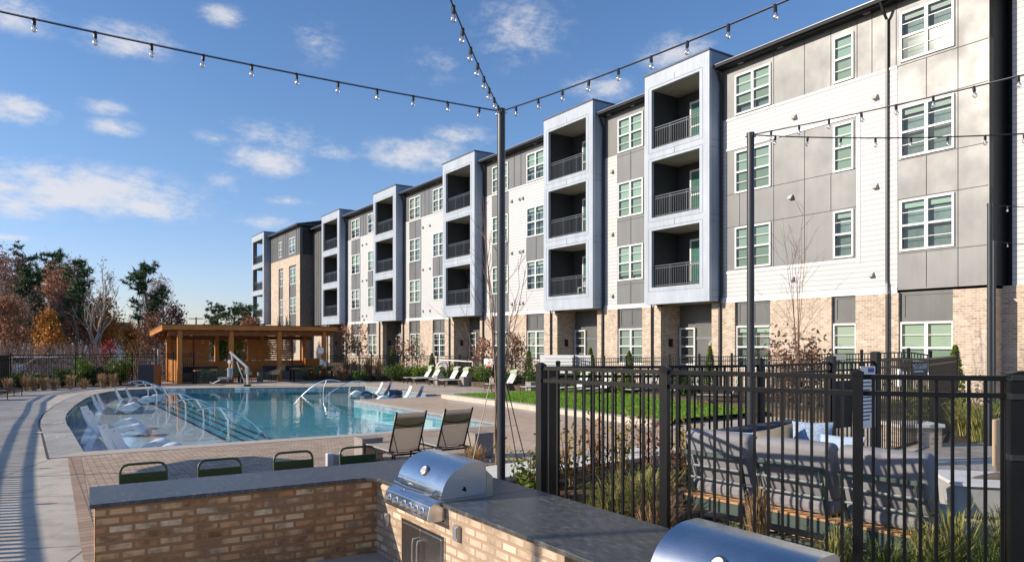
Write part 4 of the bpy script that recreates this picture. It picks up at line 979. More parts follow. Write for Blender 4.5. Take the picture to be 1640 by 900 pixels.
# two loungers on the lawn seen from behind, right part
for k, (px, py, lab) in enumerate(((1172, 655, 'beige lounger on the lawn seen through the fence, left of the sofa pole'), (1238, 648, 'beige lounger on the lawn seen through the fence, right of the sofa pole'))):
    l = copy_tree(near_l); q = G(px, py); place(l, (q.x, q.y, .15), pi-.25); l['label'] = lab; l['group'] = 'loungers on the lawn behind the fence'
left_l = make_lounger(cushion_dark, None, black_metal, 55, 1.3, .28, False)
for k, (px, py, lab) in enumerate(((27, 634, 'dark lounger at the left edge, its foot end farther into the picture'), (3, 641, 'dark lounger cut by the left edge, nearer to us'))):
    l = left_l if k == 0 else copy_tree(left_l); q = G(px, py); place(l, (q.x-1.25, q.y, .003), R(4)); l['label'] = lab; l['group'] = 'dark loungers at the left edge'

# ---------------------------------------------------------------- in-pool ledge loungers, local +x from back to knees
def make_ledge(mat):
    t = thing('pool_lounger', 'x', 'pool lounger')
    pr = [(-.28, .62), (-.2, .42), (-.1, .22), (.05, .06), (.22, -.0), (.42, .02), (.6, .1), (.78, .2), (.92, .235), (1.05, .2), (1.2, .08), (1.3, -.02)]
    m = MB(); w = .3; th = .055
    up = [m.p((x, y, z)) for x, z in pr for y in (-w, w)]
    dn = [m.p((x+.02, y, z-th-(.06 if 0 < i < 11 else 0))) for i, (x, z) in enumerate(pr) for y in (-w, w)]
    n = len(pr)
    for k in range(n-1):
        a = 2*k; m.face((up[a], up[a+1], up[a+3], up[a+2])); m.face((dn[a], dn[a+2], dn[a+3], dn[a+1])); m.face((up[a], up[a+2], dn[a+2], dn[a])); m.face((up[a+1], dn[a+1], dn[a+3], up[a+3]))
    m.face((up[0], dn[0], dn[1], up[1])); m.face((up[-2], up[-1], dn[-1], dn[-2]))
    o = m.build('shell', mat, t, smooth=True, ang=60)
    b = o.modifiers.new('soft', 'BEVEL'); b.width = .018; b.segments = 2; b.limit_method = 'ANGLE'
    m = MB(); m.box(-.255, -.245, -.07, .07, .5, .55); m.build('grip_slot', plain('slot_gray', (.35, .36, .4), .6), t)
    return t
LZ = -.2
lw_ = make_ledge(white_plastic)
wp = [(195, 641, 'farthest white in-pool lounger of the left curve, left one of its pair'), (211, 638, 'farthest white in-pool lounger of the left curve, right one of its pair'), (160, 655, 'white in-pool lounger of the second pair from the far end'), (167, 652, 'white in-pool lounger of the second pair, partly hidden behind its twin'),
      (149, 679, 'white in-pool lounger of the third pair, farther one'), (156, 689, 'white in-pool lounger of the third pair, nearer one'), (183, 716, 'white in-pool lounger of the nearest pair, left one'), (200, 723, 'white in-pool lounger closest to the near pool edge')]
first = True
for px, py, lab in wp:
    l = lw_ if first else copy_tree(lw_); first = False
    q = G(px, py, -.12); a = R(22) if py < 660 else R(12); place(l, (q.x+.03, q.y, LZ), a); l['label'] = lab; l['group'] = 'white in-pool loungers along the left curve'
ln = make_ledge(navy_plastic); fn = True
for px, py, nv, lab in ((603, 630, 0, 'white in-pool lounger on the right shelf, farther pair'), (617, 630, 1, 'navy in-pool lounger on the right shelf, farther pair'), (648, 638, 0, 'white in-pool lounger on the right shelf, nearer pair'), (667, 638, 1, 'navy in-pool lounger on the right shelf, nearer pair')):
    if nv: l = ln if fn else copy_tree(ln); fn = False
    else: l = copy_tree(lw_)
    if nv and l is not ln: pass
    q = G(px, py, -.12); place(l, (q.x, q.y, LZ), pi+R(18)); l['label'] = lab; l['group'] = 'pool loungers on the right shelf'
for px, py, lab in ((630, 630, 'low navy in-pool table behind the farther navy lounger'), (690, 638, 'low navy in-pool table at the end of the right shelf')):
    q = G(px, py, -.12); t = thing('pool_table', lab, 'table', (q.x, q.y, -.3), 'navy in-pool tables')
    m = MB((q.x, q.y, 0)); m.box(-.22, .22, -.22, .22, .0, .06); m.build('top', navy_plastic, t, bevel=.015)
    m = MB((q.x, q.y, 0)); m.box(-.17, .17, -.17, .17, -.3, -.0); m.build('base', navy_plastic, t)
# ---------------------------------------------------------------- stainless pool rails
def pool_rail(pf, dirv, run, h, label, grp, back=.7):
    t = thing('pool_rail', label, 'handrail', (pf.x, pf.y, -.3), grp)
    zt = h; pts = []
    for k in range(15):
        u = k/14; x = -back+(run+back)*u
        z = zt-.03*(1-u)**2*0 - (zt+.5)*max(0, (u-.22)/.78)**1.75
        if u < .22: z = zt-.06*((.22-u)/.22)**2
        pts.append(pf+dirv*x+V((0, 0, z-pf.z)))
    m = MB(); m.tube(pts, .024, 8); m.build('arched_tube', chrome, t, smooth=True)
    top = pts[4]; m = MB(); m.tube([V((top.x, top.y, top.z)), V((pf.x-dirv.x*.0, pf.y, .25))+dirv*.08, V((pf.x, pf.y, -.1))+dirv*.1, V((pf.x, pf.y, -.32))+dirv*.05], .022, 8); m.build('support_tube', chrome, t, smooth=True)
    return t
RL = ['stainless arched rail nearest to us in the pool', 'stainless arched rail second nearest in the left pool group', 'stainless arched rail third from us in the left pool group', 'stainless arched rail fourth from us in the left pool group', 'stainless arched rail fifth from us in the left pool group', 'stainless arched rail farthest back in the left pool group']
R6z = V((R6.x, R6.y, 0))
for k, uo in enumerate((0, 3.3, 6.3, 9.7, 13.0, 15.6)):
    pool_rail(R6z+UX*uo, VX, 1.25, .62, RL[k], 'rails along the pool steps')
pool_rail(G(521,634,-.12).xy.to_3d(), V((-.97, .1, 0)), 1.5, .62, 'stainless arched rail by the right shelf, left one of two', 'rails by the right shelf')
pool_rail(G(562,637,-.12).xy.to_3d(), V((-.97, -.2, 0)), 1.5, .62, 'stainless arched rail by the right shelf, right one of two', 'rails by the right shelf')

# ---------------------------------------------------------------- parasol on the left deck (unseen, added to cast the shade behind the bar)
pc = V((-10.8, 11.85, 0)); t = thing('parasol', 'dark eight sided parasol on the left deck, unseen, added to shade the paving behind the bar', 'parasol', pc)
m = MB(pc); m.lathe((0, 0, 0), [(.26, 0), (.26, .06), (.05, .08), (.028, .1), (.026, 2.75)], 12); m.build('pole', dark_metal, t)
m = MB(pc); m.lathe((0, 0, 2.35), [(1.55, 0), (.8, .26), (.03, .5)], 8); m.build('canopy', cushion_dark, t)
for k in range(8): m = MB(pc); m.tube([(0, 0, 2.8), (1.5*cos(k*pi/4), 1.5*sin(k*pi/4), 2.36)], .012, 4); m.build('rib', dark_metal, t)
# ---------------------------------------------------------------- pergola and what stands under it
def wood(name, c, ang=AV):
    m = Mat(name); g = m.pos(ang); mpn = m.n('ShaderNodeMapping'); m.l(g, mpn.inputs[0]); mpn.inputs['Scale'].default_value = (.35, .35, 3)
    f = m.noise(mpn.outputs[0], 5, 8, .65)
    m.color(m.ramp(f, [(.25, tuple(x*.62 for x in c)), (.5, c), (.75, tuple(min(1, x*1.3) for x in c))])); m.set(Roughness=.6); m.bump(f, .2, .01); MATS[name] = m.m; return m.m
cedar = wood('cedar', (.47, .175, .03)); cedar_d = wood('cedar_dark', (.22, .065, .011))
PO = V((-18.55, 40.07, 0))
def PM(): return MB(PO, VX, UX)
pg = thing('pergola', 'orange cedar pergola with a flat roof beyond the far pool edge', 'pergola', PO)
PX = [0, 2.75, 5.5, 8.25]
for x in PX:
    for y in (0, 3.9):
        m = PM(); m.box(x-.12, x+.12, y-.12, y+.12, 0, 3.0-.06*y); m.build('post', cedar, pg, bevel=.01)
m = PM(); m.prism([(-.45, 3.03), (-.45, 3.3), (4.6, 2.98), (4.6, 2.9), (-.36, 3.2), (-.36, 3.03)], -.95, 8.95, 'x'); m.build('roof', cedar, pg)
m = PM(); m.prism([(-.5, 3.3), (-.5, 3.325), (4.65, 3.0), (4.65, 2.975)], -1.0, 9.0, 'x'); m.build('roofing', plain('pergola_roofing', (.1, .06, .04), .8), pg)
for x in (-.92, 8.87):
    m = PM(); m.prism([(-.36, 3.0), (-.36, 3.19), (4.6, 2.89), (4.6, 2.7)], x, x+.05, 'x'); m.build('side_fascia', cedar, pg)
for k in range(11):
    x = -.2+k*.85; m = PM(); m.prism([(-.35, 2.99), (-.35, 3.17), (4.55, 2.87), (4.55, 2.7)], x-.03, x+.03, 'x'); m.build('rafter', cedar_d, pg)
for y in (0, 3.9):
    m = PM(); m.box(-.6, 8.8, y-.06, y+.06, 2.72-.06*y, 2.98-.06*y); m.build('beam', cedar_d, pg)
rp = random.Random(4)
def boards(x0, x1, y, z0, z1, gap, name='board_wall', along='x', hh=.14):
    m = PM(); z = z0
    while z < z1-.05:
        e = rp.uniform(-.004, .004)
        if along == 'x': m.box(x0, x1, y-.02+e, y+.02+e, z, z+hh-gap)
        else: m.box(y-.02+e, y+.02+e, x0, x1, z, z+hh-gap)
        z += hh
    m.build(name, cedar, pg)
boards(.12, 2.3, 3.9, .05, 2.55, .008); boards(2.3, 2.63, 3.9, .05, 1.2, .008); boards(2.87, 5.38, 3.9, .05, 1.2, .008); boards(4.6, 5.38, 3.9, 1.21, 2.55, .012)
boards(5.62, 8.13, 3.9, .05, 1.2, .008); boards(5.62, 7.5, 3.9, 1.24, 2.6, .04, 'slat_screen')
for x in (1.4, 6.5, 7.45): 
    m = PM(); m.box(x-.05, x+.05, 3.85, 3.88, .05, 2.5); m.build('stud', cedar_d, pg)
boards(.12, 3.78, 0, .05, 1.36, .006, 'side_wall', 'y'); boards(.9, 3.78, 8.25, .05, 1.3, .006, 'side_wall', 'y')
pad = slab('pergola_paving', [tuple((PO+VX*x+UX*y).xy) for x, y in ((-1, -.9), (9.5, -.9), (9.5, 4.6), (-1, 4.6))], .006, noisy('pergola_paving', [(.3, (.4, .31, .25)), (.7, (.5, .4, .33))], 5, 6, .85, .2))
tbl_wood = wood('table_wood', (.42, .2, .08)); tan_w = plain('tan_wicker', (.5, .36, .19), .75, 0, .15, 60, .4)
def ptable(x, y, L, W, label):
    p = PO+VX*x+UX*y; t = thing('dining_table', label, 'table', p, 'long dining tables by the pergola')
    m = MB(p, VX, UX); m.box(-L/2, L/2, -W/2, W/2, .72, .78); m.build('tabletop', tbl_wood, t, bevel=.006)
    for a in (-L/2+.06, L/2-.06):
        for b in (-W/2+.06, W/2-.06): m = MB(p, VX, UX); m.box(a-.045, a+.045, b-.045, b+.045, 0, .72); m.build('leg', black_metal, t)
def make_chair():
    t = thing('dining_chair', 'x', 'chair'); w = .22
    m = MB(); m.box(-w, w, -.2, .22, .44, .46); m.build('seat', green_metal, t)
    m = MB(); m.tube([(-w, -.2, .45), (-w, -.25, .85), (w, -.25, .85), (w, -.2, .45)], .014, 6); m.box(-w, w, -.25, -.24, .6, .84); m.build('backrest', green_metal, t)
    for a in (-w, w):
        for b, c in ((-.2, -.24), (.2, .23)): m = MB(); m.tube([(a, b, .45), (a, c, 0)], .013, 6); m.build('leg', green_metal, t)
    return t
ptable(1.95, -.35, 2.6, .8, 'long wood topped table with black legs under the left half of the pergola')
ptable(7.4, -.55, 2.7, .8, 'long wood topped table with black legs under the right end of the pergola')
ch0 = make_chair(); used = False
CHL = ['left', 'middle', 'right']
for tx, ty, nm in ((1.95, -.35, 'left'), (7.4, -.55, 'right')):
    for k in range(3):
        for sd_, wd_ in ((-1, 'near'), (1, 'far')):
            c = ch0 if not used else copy_tree(ch0); used = True
            p = PO+VX*(tx-.8+.8*k)+UX*(ty+sd_*.55); place(c, p, AV+(0 if sd_ < 0 else pi)); c['label'] = 'olive green metal chair on the %s side of the %s pergola table, %s of three' % (wd_, nm, CHL[k]); c['group'] = 'green chairs round the pergola tables'
p = PO+VX*4.35+UX*(-.1); t = thing('round_table', 'round dark pedestal table between the two tan bucket chairs', 'table', p)
m = MB(p); m.lathe((0, 0, .7), [(.42, 0), (.43, .015), (.42, .03)], 20); m.build('tabletop', taupe_dark, t); m = MB(p); m.lathe((0, 0, 0), [(.2, 0), (.17, .05), (.17, .7)], 14); m.build('pedestal', plain('pedestal_green', (.12, .13, .11), .6), t)
def bucket(p, rz, label):
    t = thing('bucket_chair', label, 'chair', (0, 0, 0), 'tan bucket chairs at the round table')
    m = MB(); w = .3
    pr = [(-.34, .86), (-.26, .5), (-.2, .42), (.25, .42), (.27, .46), (-.14, .47), (-.2, .53), (-.28, .86)]
    m.prism(pr, -w, w, 'y'); m.build('shell', tan_w, t, smooth=False, bevel=.01)
    m = MB()
    for y in (-w, w): m.prism([(-.34, .86), (-.22, .44), (.25, .44), (.25, .6), (-.2, .72)], y-.015, y+.015, 'y')
    m.build('arms', tan_w, t)
    for x in (-.2, .2):
        for y in (-.22, .22): m = MB(); m.tube([(x, y, .43), (x*1.2, y*1.1, 0)], .014, 6); m.build('leg', black_metal, t)
    place(t, p, rz)
bucket(PO+VX*3.55+UX*(-.15), AV, 'tan bucket chair left of the round pergola table'); bucket(PO+VX*5.15+UX*(-.15), AV+pi, 'tan bucket chair right of the round pergola table')
def psofa(x, y, L, label, pills):
    p = PO+VX*x+UX*y; t = thing('outdoor_sofa', label, 'sofa', p, 'low sofas along the pergola back wall')
    m = MB(p, VX, UX); m.box(-L/2, L/2, -.4, .4, 0, .5); m.build('base', plain('sofa_gray', (.16, .16, .16), .8), t, bevel=.02)
    m = MB(p, VX, UX); m.box(-L/2, L/2, .2, .42, .5, .85); m.build('back_cushion', cushion_dark, t, bevel=.04)
    return p
psofa(1.6, 3.2, 2.3, 'gray low sofa behind the left pergola table', 0); psofa(6.6, 2.6, 2.6, 'gray low sofa behind the right pergola table', 0)
def pillow(name, label, c, ex, ey, w, h, t, mat, group=None, cat='pillow'):
    ex, ey = V(ex).normalized(), V(ey).normalized(); ez = ex.cross(ey); o = thing(name, label, cat, c, group) if False else None
    m = MB(c, ex, ey, ez); n = 10; ids = {}
    for s_ in (1, -1):
        for i in range(n+1):
            for j in range(n+1):
                a, b = 2*i/n-1, 2*j/n-1; f = ((1-a*a)*(1-b*b))**.42
                px_ = a*w/2*(1-.09*(1-abs(b))**1*(abs(a))), b*h/2*(1-.09*(1-abs(a))*(abs(b)))
                ids[s_, i, j] = m.p((px_[0], px_[1], s_*t/2*f+.012*mnoise.noise(V((a*2, b*2, c[0]+s_)))*f))
        for i in range(n):
            for j in range(n):
                q = (ids[s_, i, j], ids[s_, i+1, j], ids[s_, i+1, j+1], ids[s_, i, j+1]); m.face(q if s_ > 0 else q[::-1])
    o = m.build(name, mat, None, c, smooth=True, ang=70); return tag(o, label, cat, group)
pc = PO+VX*.45+UX*2.75; pillow('pillow', 'pale pillow at the left end of the left pergola sofa', (pc.x, pc.y, .72), VX*.6+UX*.5, (0, 0, 1), .5, .48, .16, cushion_gray, 'pillows on the pergola sofas')
pc = PO+VX*6.3+UX*2.25; pillow('pillow', 'tan pillow on the right pergola sofa', (pc.x, pc.y, .73), VX, (0, .3, 1), .5, .46, .16, plain('tan_fabric', (.45, .38, .26), .9), 'pillows on the pergola sofas')
# pool lift
c = G(397, 618.5); lx = V((1, .1, 0)); t = thing('pool_lift', 'white and gray pool lift with a hanging seat in front of the pergola', 'pool lift', c)
def LP(x, y, z): return c+V((x, y, z))
lift_m = plain('lift_white', (.62, .63, .62), .4)
m = MB(); m.tube([LP(0, 0, 0), LP(-.05, 0, 1.05)], .055, 8); m.build('mast', lift_m, t); m = MB(c); m.box(-.16, .12, -.15, .15, 0, .1); m.build('base', black_metal, t)
m = MB(c); m.box(-.13, .05, -.09, .09, .68, 1.0); m.build('battery_box', plain('lift_gray', (.33, .38, .4), .5), t, bevel=.02)
m = MB(); m.bar(LP(-.02, 0, .98), LP(-.95, 0, 1.83), .1); m.build('boom', lift_m, t)
m = MB(); m.tube([LP(-.15, 0, .12), LP(-.58, 0, 1.3)], .03, 8); m.build('actuator', lift_m, t)
m = MB(); m.tube([LP(-.9, 0, 1.78), LP(-.83, 0, 1.5), LP(-.85, 0, .55), LP(-.95, 0, .42)], .035, 8); m.build('hanger', lift_m, t)
m = MB(c); m.box(-1.02, -.88, -.22, .22, .5, .98); m.build('seat_back', plain('lift_blue_gray', (.4, .45, .52), .4), t, bevel=.03)
m = MB(c); m.box(-1.5, -.9, -.23, .23, .36, .48); m.build('seat', plain('lift_blue_dark', (.16, .19, .24), .5), t, bevel=.04)
m = MB(); m.tube([LP(-1.4, 0, .38), LP(-1.85, 0, .15), LP(-2.0, 0, .22)], .03, 6); m.build('footrest', lift_m, t); m = MB(c); m.box(-1.03, -.88, -.1, .1, 1.2, 1.38); m.build('headrest', white_plastic, t, bevel=.02)
m = MB(c); m.tube([LP(-.9, 0, .4), LP(-.8, 0, .05)], .03, 6); m.build('foot_stop', black_metal, t)
# outdoor shower and cabinet
c = G(253, 614.5); t = thing('outdoor_shower', 'thin pale outdoor shower post left of the pergola', 'shower', c)
m = MB(); m.tube([c, c+V((0, 0, 1.95))], .035, 8); m.build('post', plain('shower_pink', (.6, .55, .52), .4), t); m = MB(); m.tube([c+V((0, 0, 1.92)), c+V((-.2, 0, 2.0)), c+V((-.22, 0, 1.9))], .03, 8); m.build('shower_head', steel, t)
m = MB(c); m.box(-.14, .14, -.12, .12, 0, .18); m.build('foot_block', concrete_white, t)
c = G(234, 618.5); t = thing('waste_cabinet', 'dark waste cabinet with wooden side and roof left of the shower', 'cabinet', c)
ex = V((.96, .28, 0)); ey = V((-.28, .96, 0))
m = MB(c, ex, ey); m.box(-.4, .35, 0, .7, 0, 1.12); m.build('body', plain('cabinet_dark', (.02, .022, .03), .4), t, bevel=.01)
m = MB(c, ex, ey); m.box(.352, .6, .02, .7, 0, 1.12); m.build('side_boards', cedar_d, t); m = MB(c, ex, ey); m.box(-.45, .64, -.05, .75, 1.3, 1.34); m.build('roof', dark_metal, t)
for x in (-.38, .56): m = MB(c, ex, ey); m.box(x-.02, x+.02, .3, .34, 1.12, 1.3); m.build('roof_post', dark_metal, t)

# ---------------------------------------------------------------- signs and pool safety things
def text(mb_name, s, size, c, ex, up, mat, parent, depth=.002):
    cu = bpy.data.curves.new('t', 'FONT'); cu.body = s; cu.size = size; cu.align_x = 'CENTER'; cu.align_y = 'CENTER'; cu.extrude = depth
    o = bpy.data.objects.new('t', cu); col.objects.link(o); dg = bpy.context.evaluated_depsgraph_get(); me = bpy.data.meshes.new_from_object(o.evaluated_get(dg)); bpy.data.objects.remove(o)
    q = bpy.data.objects.new(mb_name, me); col.objects.link(q); me.materials.clear(); me.materials.append(mat); me.name = mb_name
    ex = V(ex).normalized(); up = V(up).normalized(); n = ex.cross(up)
    q.parent = parent; q.matrix_local = Matrix.Translation(V(c)-wl(parent)) @ Matrix((ex, up, n)).transposed().to_4x4(); return q
ink = plain('sign_ink', (.06, .07, .1), .6); ink_blue = plain('sign_blue', (.04, .08, .3), .5)
def sign(name, label, c, ex, w, h, mat, lines=(), head=None, pic=None, border=0):
    ex = V(ex).normalized(); n = V((ex.y, -ex.x, 0)); c = V(c); t = thing(name, label, 'sign', c)
    m = MB(c, ex, -n); m.box(-w/2, w/2, 0, .012, -h/2, h/2); m.build('board', mat, t)
    if lines:
        m = MB(c, ex, -n); rl_ = random.Random(len(label))
        for z, a, b in lines: m.box(a*w, b*w, -.002, 0, z*h-.012*h, z*h+.012*h)
        m.build('printed_lines', ink, t)
    if head: m = MB(c, ex, -n); m.box(head[0]*w, head[1]*w, -.003, 0, head[2]*h, head[3]*h); m.build('printed_header', ink_blue, t)
    if pic: 
        m = MB(c, ex, -n); m.disc((0, -.0, .22*h), (0, -1, 0), .13*w, .003); m.prism([(-.28*w, -.28*h), (.28*w, -.28*h), (.2*w, .08*h), (-.2*w, .08*h)], -.003, 0, 'y'); m.build('printed_figure', orange_mat, t)
    return t, n
q = Q(783, 586, 38.3); sign('pool_sign', 'white pool sign with an orange figure on the fence left of the tall pole', q, (.9, -.43, 0), .6, .78, white_paint, [(-.4, -.4, .4), (-.34, -.3, .3)], None, True)
bw_, n_ = sign('notice_board', 'wide white notice board on the fence above the loungers behind the first fence post', Q(905, 583, 33.4), (1, -.3, 0), 2.4, .85, white_paint, [(.3, -.4, .38), (.12, -.42, .3), (-.05, -.4, .4), (-.22, -.36, .25), (-.36, -.4, .1)])
gux = ux
pgc = V((5.1, 11.36, 0))+gux*.66; sg, n_ = sign('pool_rules_sign', 'tall white notice with blue header on the pool gate', (pgc.x+.12, pgc.y-.05, 1.42), gux, .4, 1.0, white_paint, [(.3-.06*k, -.36, rs_.uniform(.05, .38)) for k in range(12)], (.0, .42, .4, .47))
fx = (V((8.3, 14.3, 0))-V((6.15, 12.05, 0))).normalized(); sc_ = Q(1468, 590, 13.5)
sg, n_ = sign('no_glass_sign', 'dark plate reading no glass on the fence past the gate', (sc_.x, sc_.y-.1, sc_.z), (.86, .51, 0), .5, .26, plain('sign_black', (.018, .018, .02), .4))
nv = V((.51, -.86, 0)); tcc = V((sc_.x, sc_.y-.1, sc_.z)); text('lettering', 'NO GLASS', .1, tcc+nv*.004+V((0, 0, .05)), (.86, .51, 0), (0, 0, 1), white_paint, sg)
m = MB(tcc, V((.86, .51, 0)), V((-.51, .86, 0))); m.box(-.21, .21, -.004, 0, .0, .008); m.box(-.19, .12, -.004, 0, -.06, -.04); m.build('underline', white_paint, sg)
sc_ = Q(1436, 605, 12.9); t = thing('keypad_box', 'small pale gray lock box on the fence left of the no glass sign', 'lock box', sc_); m = MB(sc_, V((.7, .7, 0)), V((-.7, .7, 0))); m.prism([(-.07, -.15), (.07, -.15), (.07, .1), (.04, .16), (-.04, .16), (-.07, .1)], -.06, .02, 'y'); m.build('body', concrete_white, t); m = MB(sc_, V((.7, .7, 0)), V((-.7, .7, 0))); m.box(-.04, .04, -.065, -.06, -.02, .08); m.build('key_face', concrete_gray, t)
q = Q(708, 590, 41.3); t = thing('life_ring', 'white life ring hanging on the fence behind the far loungers', 'life ring', q); m = MB(); 
m.tube([q+V((.3*cos(k*pi/10), 0, .36*sin(k*pi/10))) for k in range(21)], .07, 8); m.build('ring', white_paint, t, smooth=True)
m = MB(); m.tube([q+V((0, .05, .4)), q+V((.1, .05, -.2)), q+V((-.05, .05, -.5))], .02, 5); m.build('rope', white_paint, t)
a_, b_ = Q(703, 576, 41.0), Q(757, 579, 39.2); t = thing('rescue_pole', 'long white rescue pole lying along the top of the fence', 'rescue pole', a_); m = MB(); m.tube([a_, b_], .035, 6); m.build('pole', white_paint, t); m = MB(); m.tube([b_, b_+V((0, 0, -.25))], .03, 6); m.build('hook', white_paint, t)
q = Q(514, 561.5, 43); sign('wall_notice', 'square white notice on the right end post of the pergola', (q.x, q.y, q.z), VX, .32, .34, white_paint, [(.2, -.3, .3)])
for k, (px, py, lab) in enumerate(((522, 583, 'small white notice at the pergola end, right one'), (515.5, 580, 'small white notice at the pergola end, left one'))): q = Q(px, py, 43); sign('small_notice', lab, q, VX, .22, .3, white_paint, [(.1, -.3, .3)])
# depth plates on the far tile line and small white plates on the coping
for k, (px, py, tx_) in enumerate(((388, 626.5, '4 FT'), (505, 623.5, '4 FT'), (285, 628.2, '3 FT'))):
    q = G(px, py, -.06); t = thing('depth_marker', ('white depth plate on the far pool wall below the pool lift', 'white depth plate on the far pool wall between the right rails', 'white depth plate on the far pool wall behind the arched rails')[k], 'depth marker', q)
    base = {0: 36.4, 1: 37.1, 2: 35.8}[k]
    d_ = min(((i, POOL[i]) for i in range(NP)), key=lambda a: 0)[1]
    # lay the plate on the wall segment that the column meets
    kx = (px-820)/FPX; best = None
    for i in range(NP):
        a, b = POOL[i], POOL[(i+1) % NP]; e = b-a; den = e.x-kx*e.y
        if abs(den) < 1e-6: continue
        u_ = (kx*a.y-a.x)/den
        if 0 <= u_ <= 1:
            h_ = a+e*u_
            if best is None or h_.y > best[0].y: best = (h_, e.normalized())
    h_, e = best; e = e if e.x > 0 else -e; n = V((e.y, -e.x, 0)); pc = h_+n*.012
    WL[t.name] = V((pc.x, pc.y, -.06)); t.location = WL[t.name]
    m = MB(pc, e, -n); m.box(-.36, .36, 0, .008, -.105, -.015); m.build('plate', white_paint, t); text('lettering', tx_, .1, pc+n*.004+V((0, 0, -.06)), e, (0, 0, 1), ink, t)
for k, (px, py) in enumerate(((97, 699.5), (92.5, 677), (96, 659))):
    q = G(px, py, .014); t = thing('deck_plate', ('small white plate set in the coping, nearest of three', 'small white plate set in the coping, middle of three', 'small white plate set in the coping, farthest of three')[k], 'deck plate', q, 'plates set in the pool coping'); m = MB(q, V((.95, .3, 0)), V((-.3, .95, 0))); m.box(-.1, .1, -.12, .12, 0, .005); m.build('plate', white_paint, t); m = MB(q, V((.95, .3, 0)), V((-.3, .95, 0))); m.box(-.06, .06, -.06, .06, .005, .007); m.build('printed_mark', concrete_gray, t)
q = G(73, 692, .002); t = thing('drain_cover', 'pale round ended drain cover in the left deck', 'drain cover', q); m = MB(q, V((.95, .3, 0)), V((-.3, .95, 0))); m.box(-.28, .28, -.09, .09, 0, .008); m.build('cover', concrete_white, t)
for px, py, lab in ((517/1.0+0, 374, None),): pass
# ---------------------------------------------------------------- terrace sofa
S0 = V((1.97, 8.12, .31)); sx = V((.646, -.763, 0)); sy = V((.763, .646, 0))
def SM(): return MB(S0, sx, sy)
sf = thing('corner_sofa', 'gray cushioned corner sofa seen from behind through the fence', 'sofa', S0)
m = SM(); 
for k in range(6): m.box(0, 2.56, -.06+k*.13, .06+k*.13, .285, .31)
m.build('slat_base', wood('slat_wood', (.5, .27, .12), math.atan2(sx.y, sx.x)), sf, bevel=.004)
m = SM(); m.box(.0, 2.56, -.06, -.02, .17, .283); m.box(0, .04, -.06, .72, .17, .283); m.box(2.52, 2.56, -.06, .72, .17, .283); m.build('apron', sofa_frame, sf)
for x in (.02, .86, 1.7, 2.5):
    for y in (-.05, .68): m = SM(); m.box(x, x+.05, y, y+.05, 0, .17); m.build('leg', sofa_frame, sf)
m = SM(); m.tube([(.05, 0, .03), (2.5, 0, .03)], .018, 4); m.build('floor_rail', sofa_frame, sf)
for k in range(3):
    x0 = .02+.86*k; x1 = x0+.785
    m = SM(); m.box(x0, x1, .06, .8, .315, .47); c_ = m.build('seat_cushion', cushion_gray, sf, bevel=.05)
    m = SM(); m.prism([(.1, .46), (.3, .46), (.2, .98), (.12, 1.03), (.0, 1.03), (-.08, .98)], x0, x1, 'x'); c_ = m.build('back_cushion', cushion_gray, sf, bevel=.045)
    for p_ in c_.data.polygons: p_.use_smooth = True
    b_ = x0+.03; e_ = x1-.06
    m = SM()
    m.box(b_, e_, -.1, -.06, .76, .8)
    for x in (b_+.015, e_-.015): m.bar((x, -.08, .79), (x, .06, .3), .035)
    fr = m.build('back_frame', sofa_frame, sf)
    m = SM()
    for z, y in ((.64, -.05), (.5, -.01)): m.tube([(b_, y, z), (e_, y, z)], .0135, 6)
    m.build('back_rail', plain('rail_gray', (.22, .25, .24), .45), sf)
m = SM(); m.box(.05, .8, .85, 2.4, .2, .47); m.build('return_seat', cushion_dark, sf, bevel=.04)  # shade of the return put into a darker cushion colour
m = SM(); m.prism([(-.1, .46), (.14, .46), (.1, .94), (-.08, .97)], .3, 2.45, 'y'); m.build('return_back', cushion_dark, sf, bevel=.04)
blue_f = Mat('blue_tweed'); g = blue_f.pos(); blue_f.color(blue_f.ramp(blue_f.noise(g, 70, 6, .8), [(.35, (.12, .18, .28)), (.5, (.32, .42, .55)), (.65, (.62, .7, .78))])); blue_f.set(Roughness=.95); blue_f = blue_f.m
q = Q(1300, 705, 8.6); pillow('pillow', 'blue tweed pillow standing up at the corner of the gray sofa', q, (.9, -.35, 0), (.15, .25, 1), .46, .46, .15, blue_f, 'pillows on the corner sofa')
q = Q(1240, 708, 8.5); pillow('pillow', 'brown pillow leaning beside the blue tweed pillow', q, (.95, -.2, .25), (.1, .6, .8), .48, .4, .15, plain('brown_fabric', (.2, .17, .12), .95, 0, .15, 40), 'pillows on the corner sofa')
q = Q(1172, 709, 8.35); pillow('pillow', 'light blue pillow lying at the left end of the gray sofa', q, (.75, -.6, 0), (.4, .5, .6), .5, .36, .13, plain('pale_blue_fabric', (.4, .5, .62), .95), 'pillows on the corner sofa')
q = Q(1345, 720, 7.9); pillow('pillow', 'light blue pillow low behind the middle back cushion', q, (.75, -.6, 0), (.3, .3, .8), .46, .34, .13, plain('pale_blue_fabric', (.4, .5, .62), .95), 'pillows on the corner sofa')
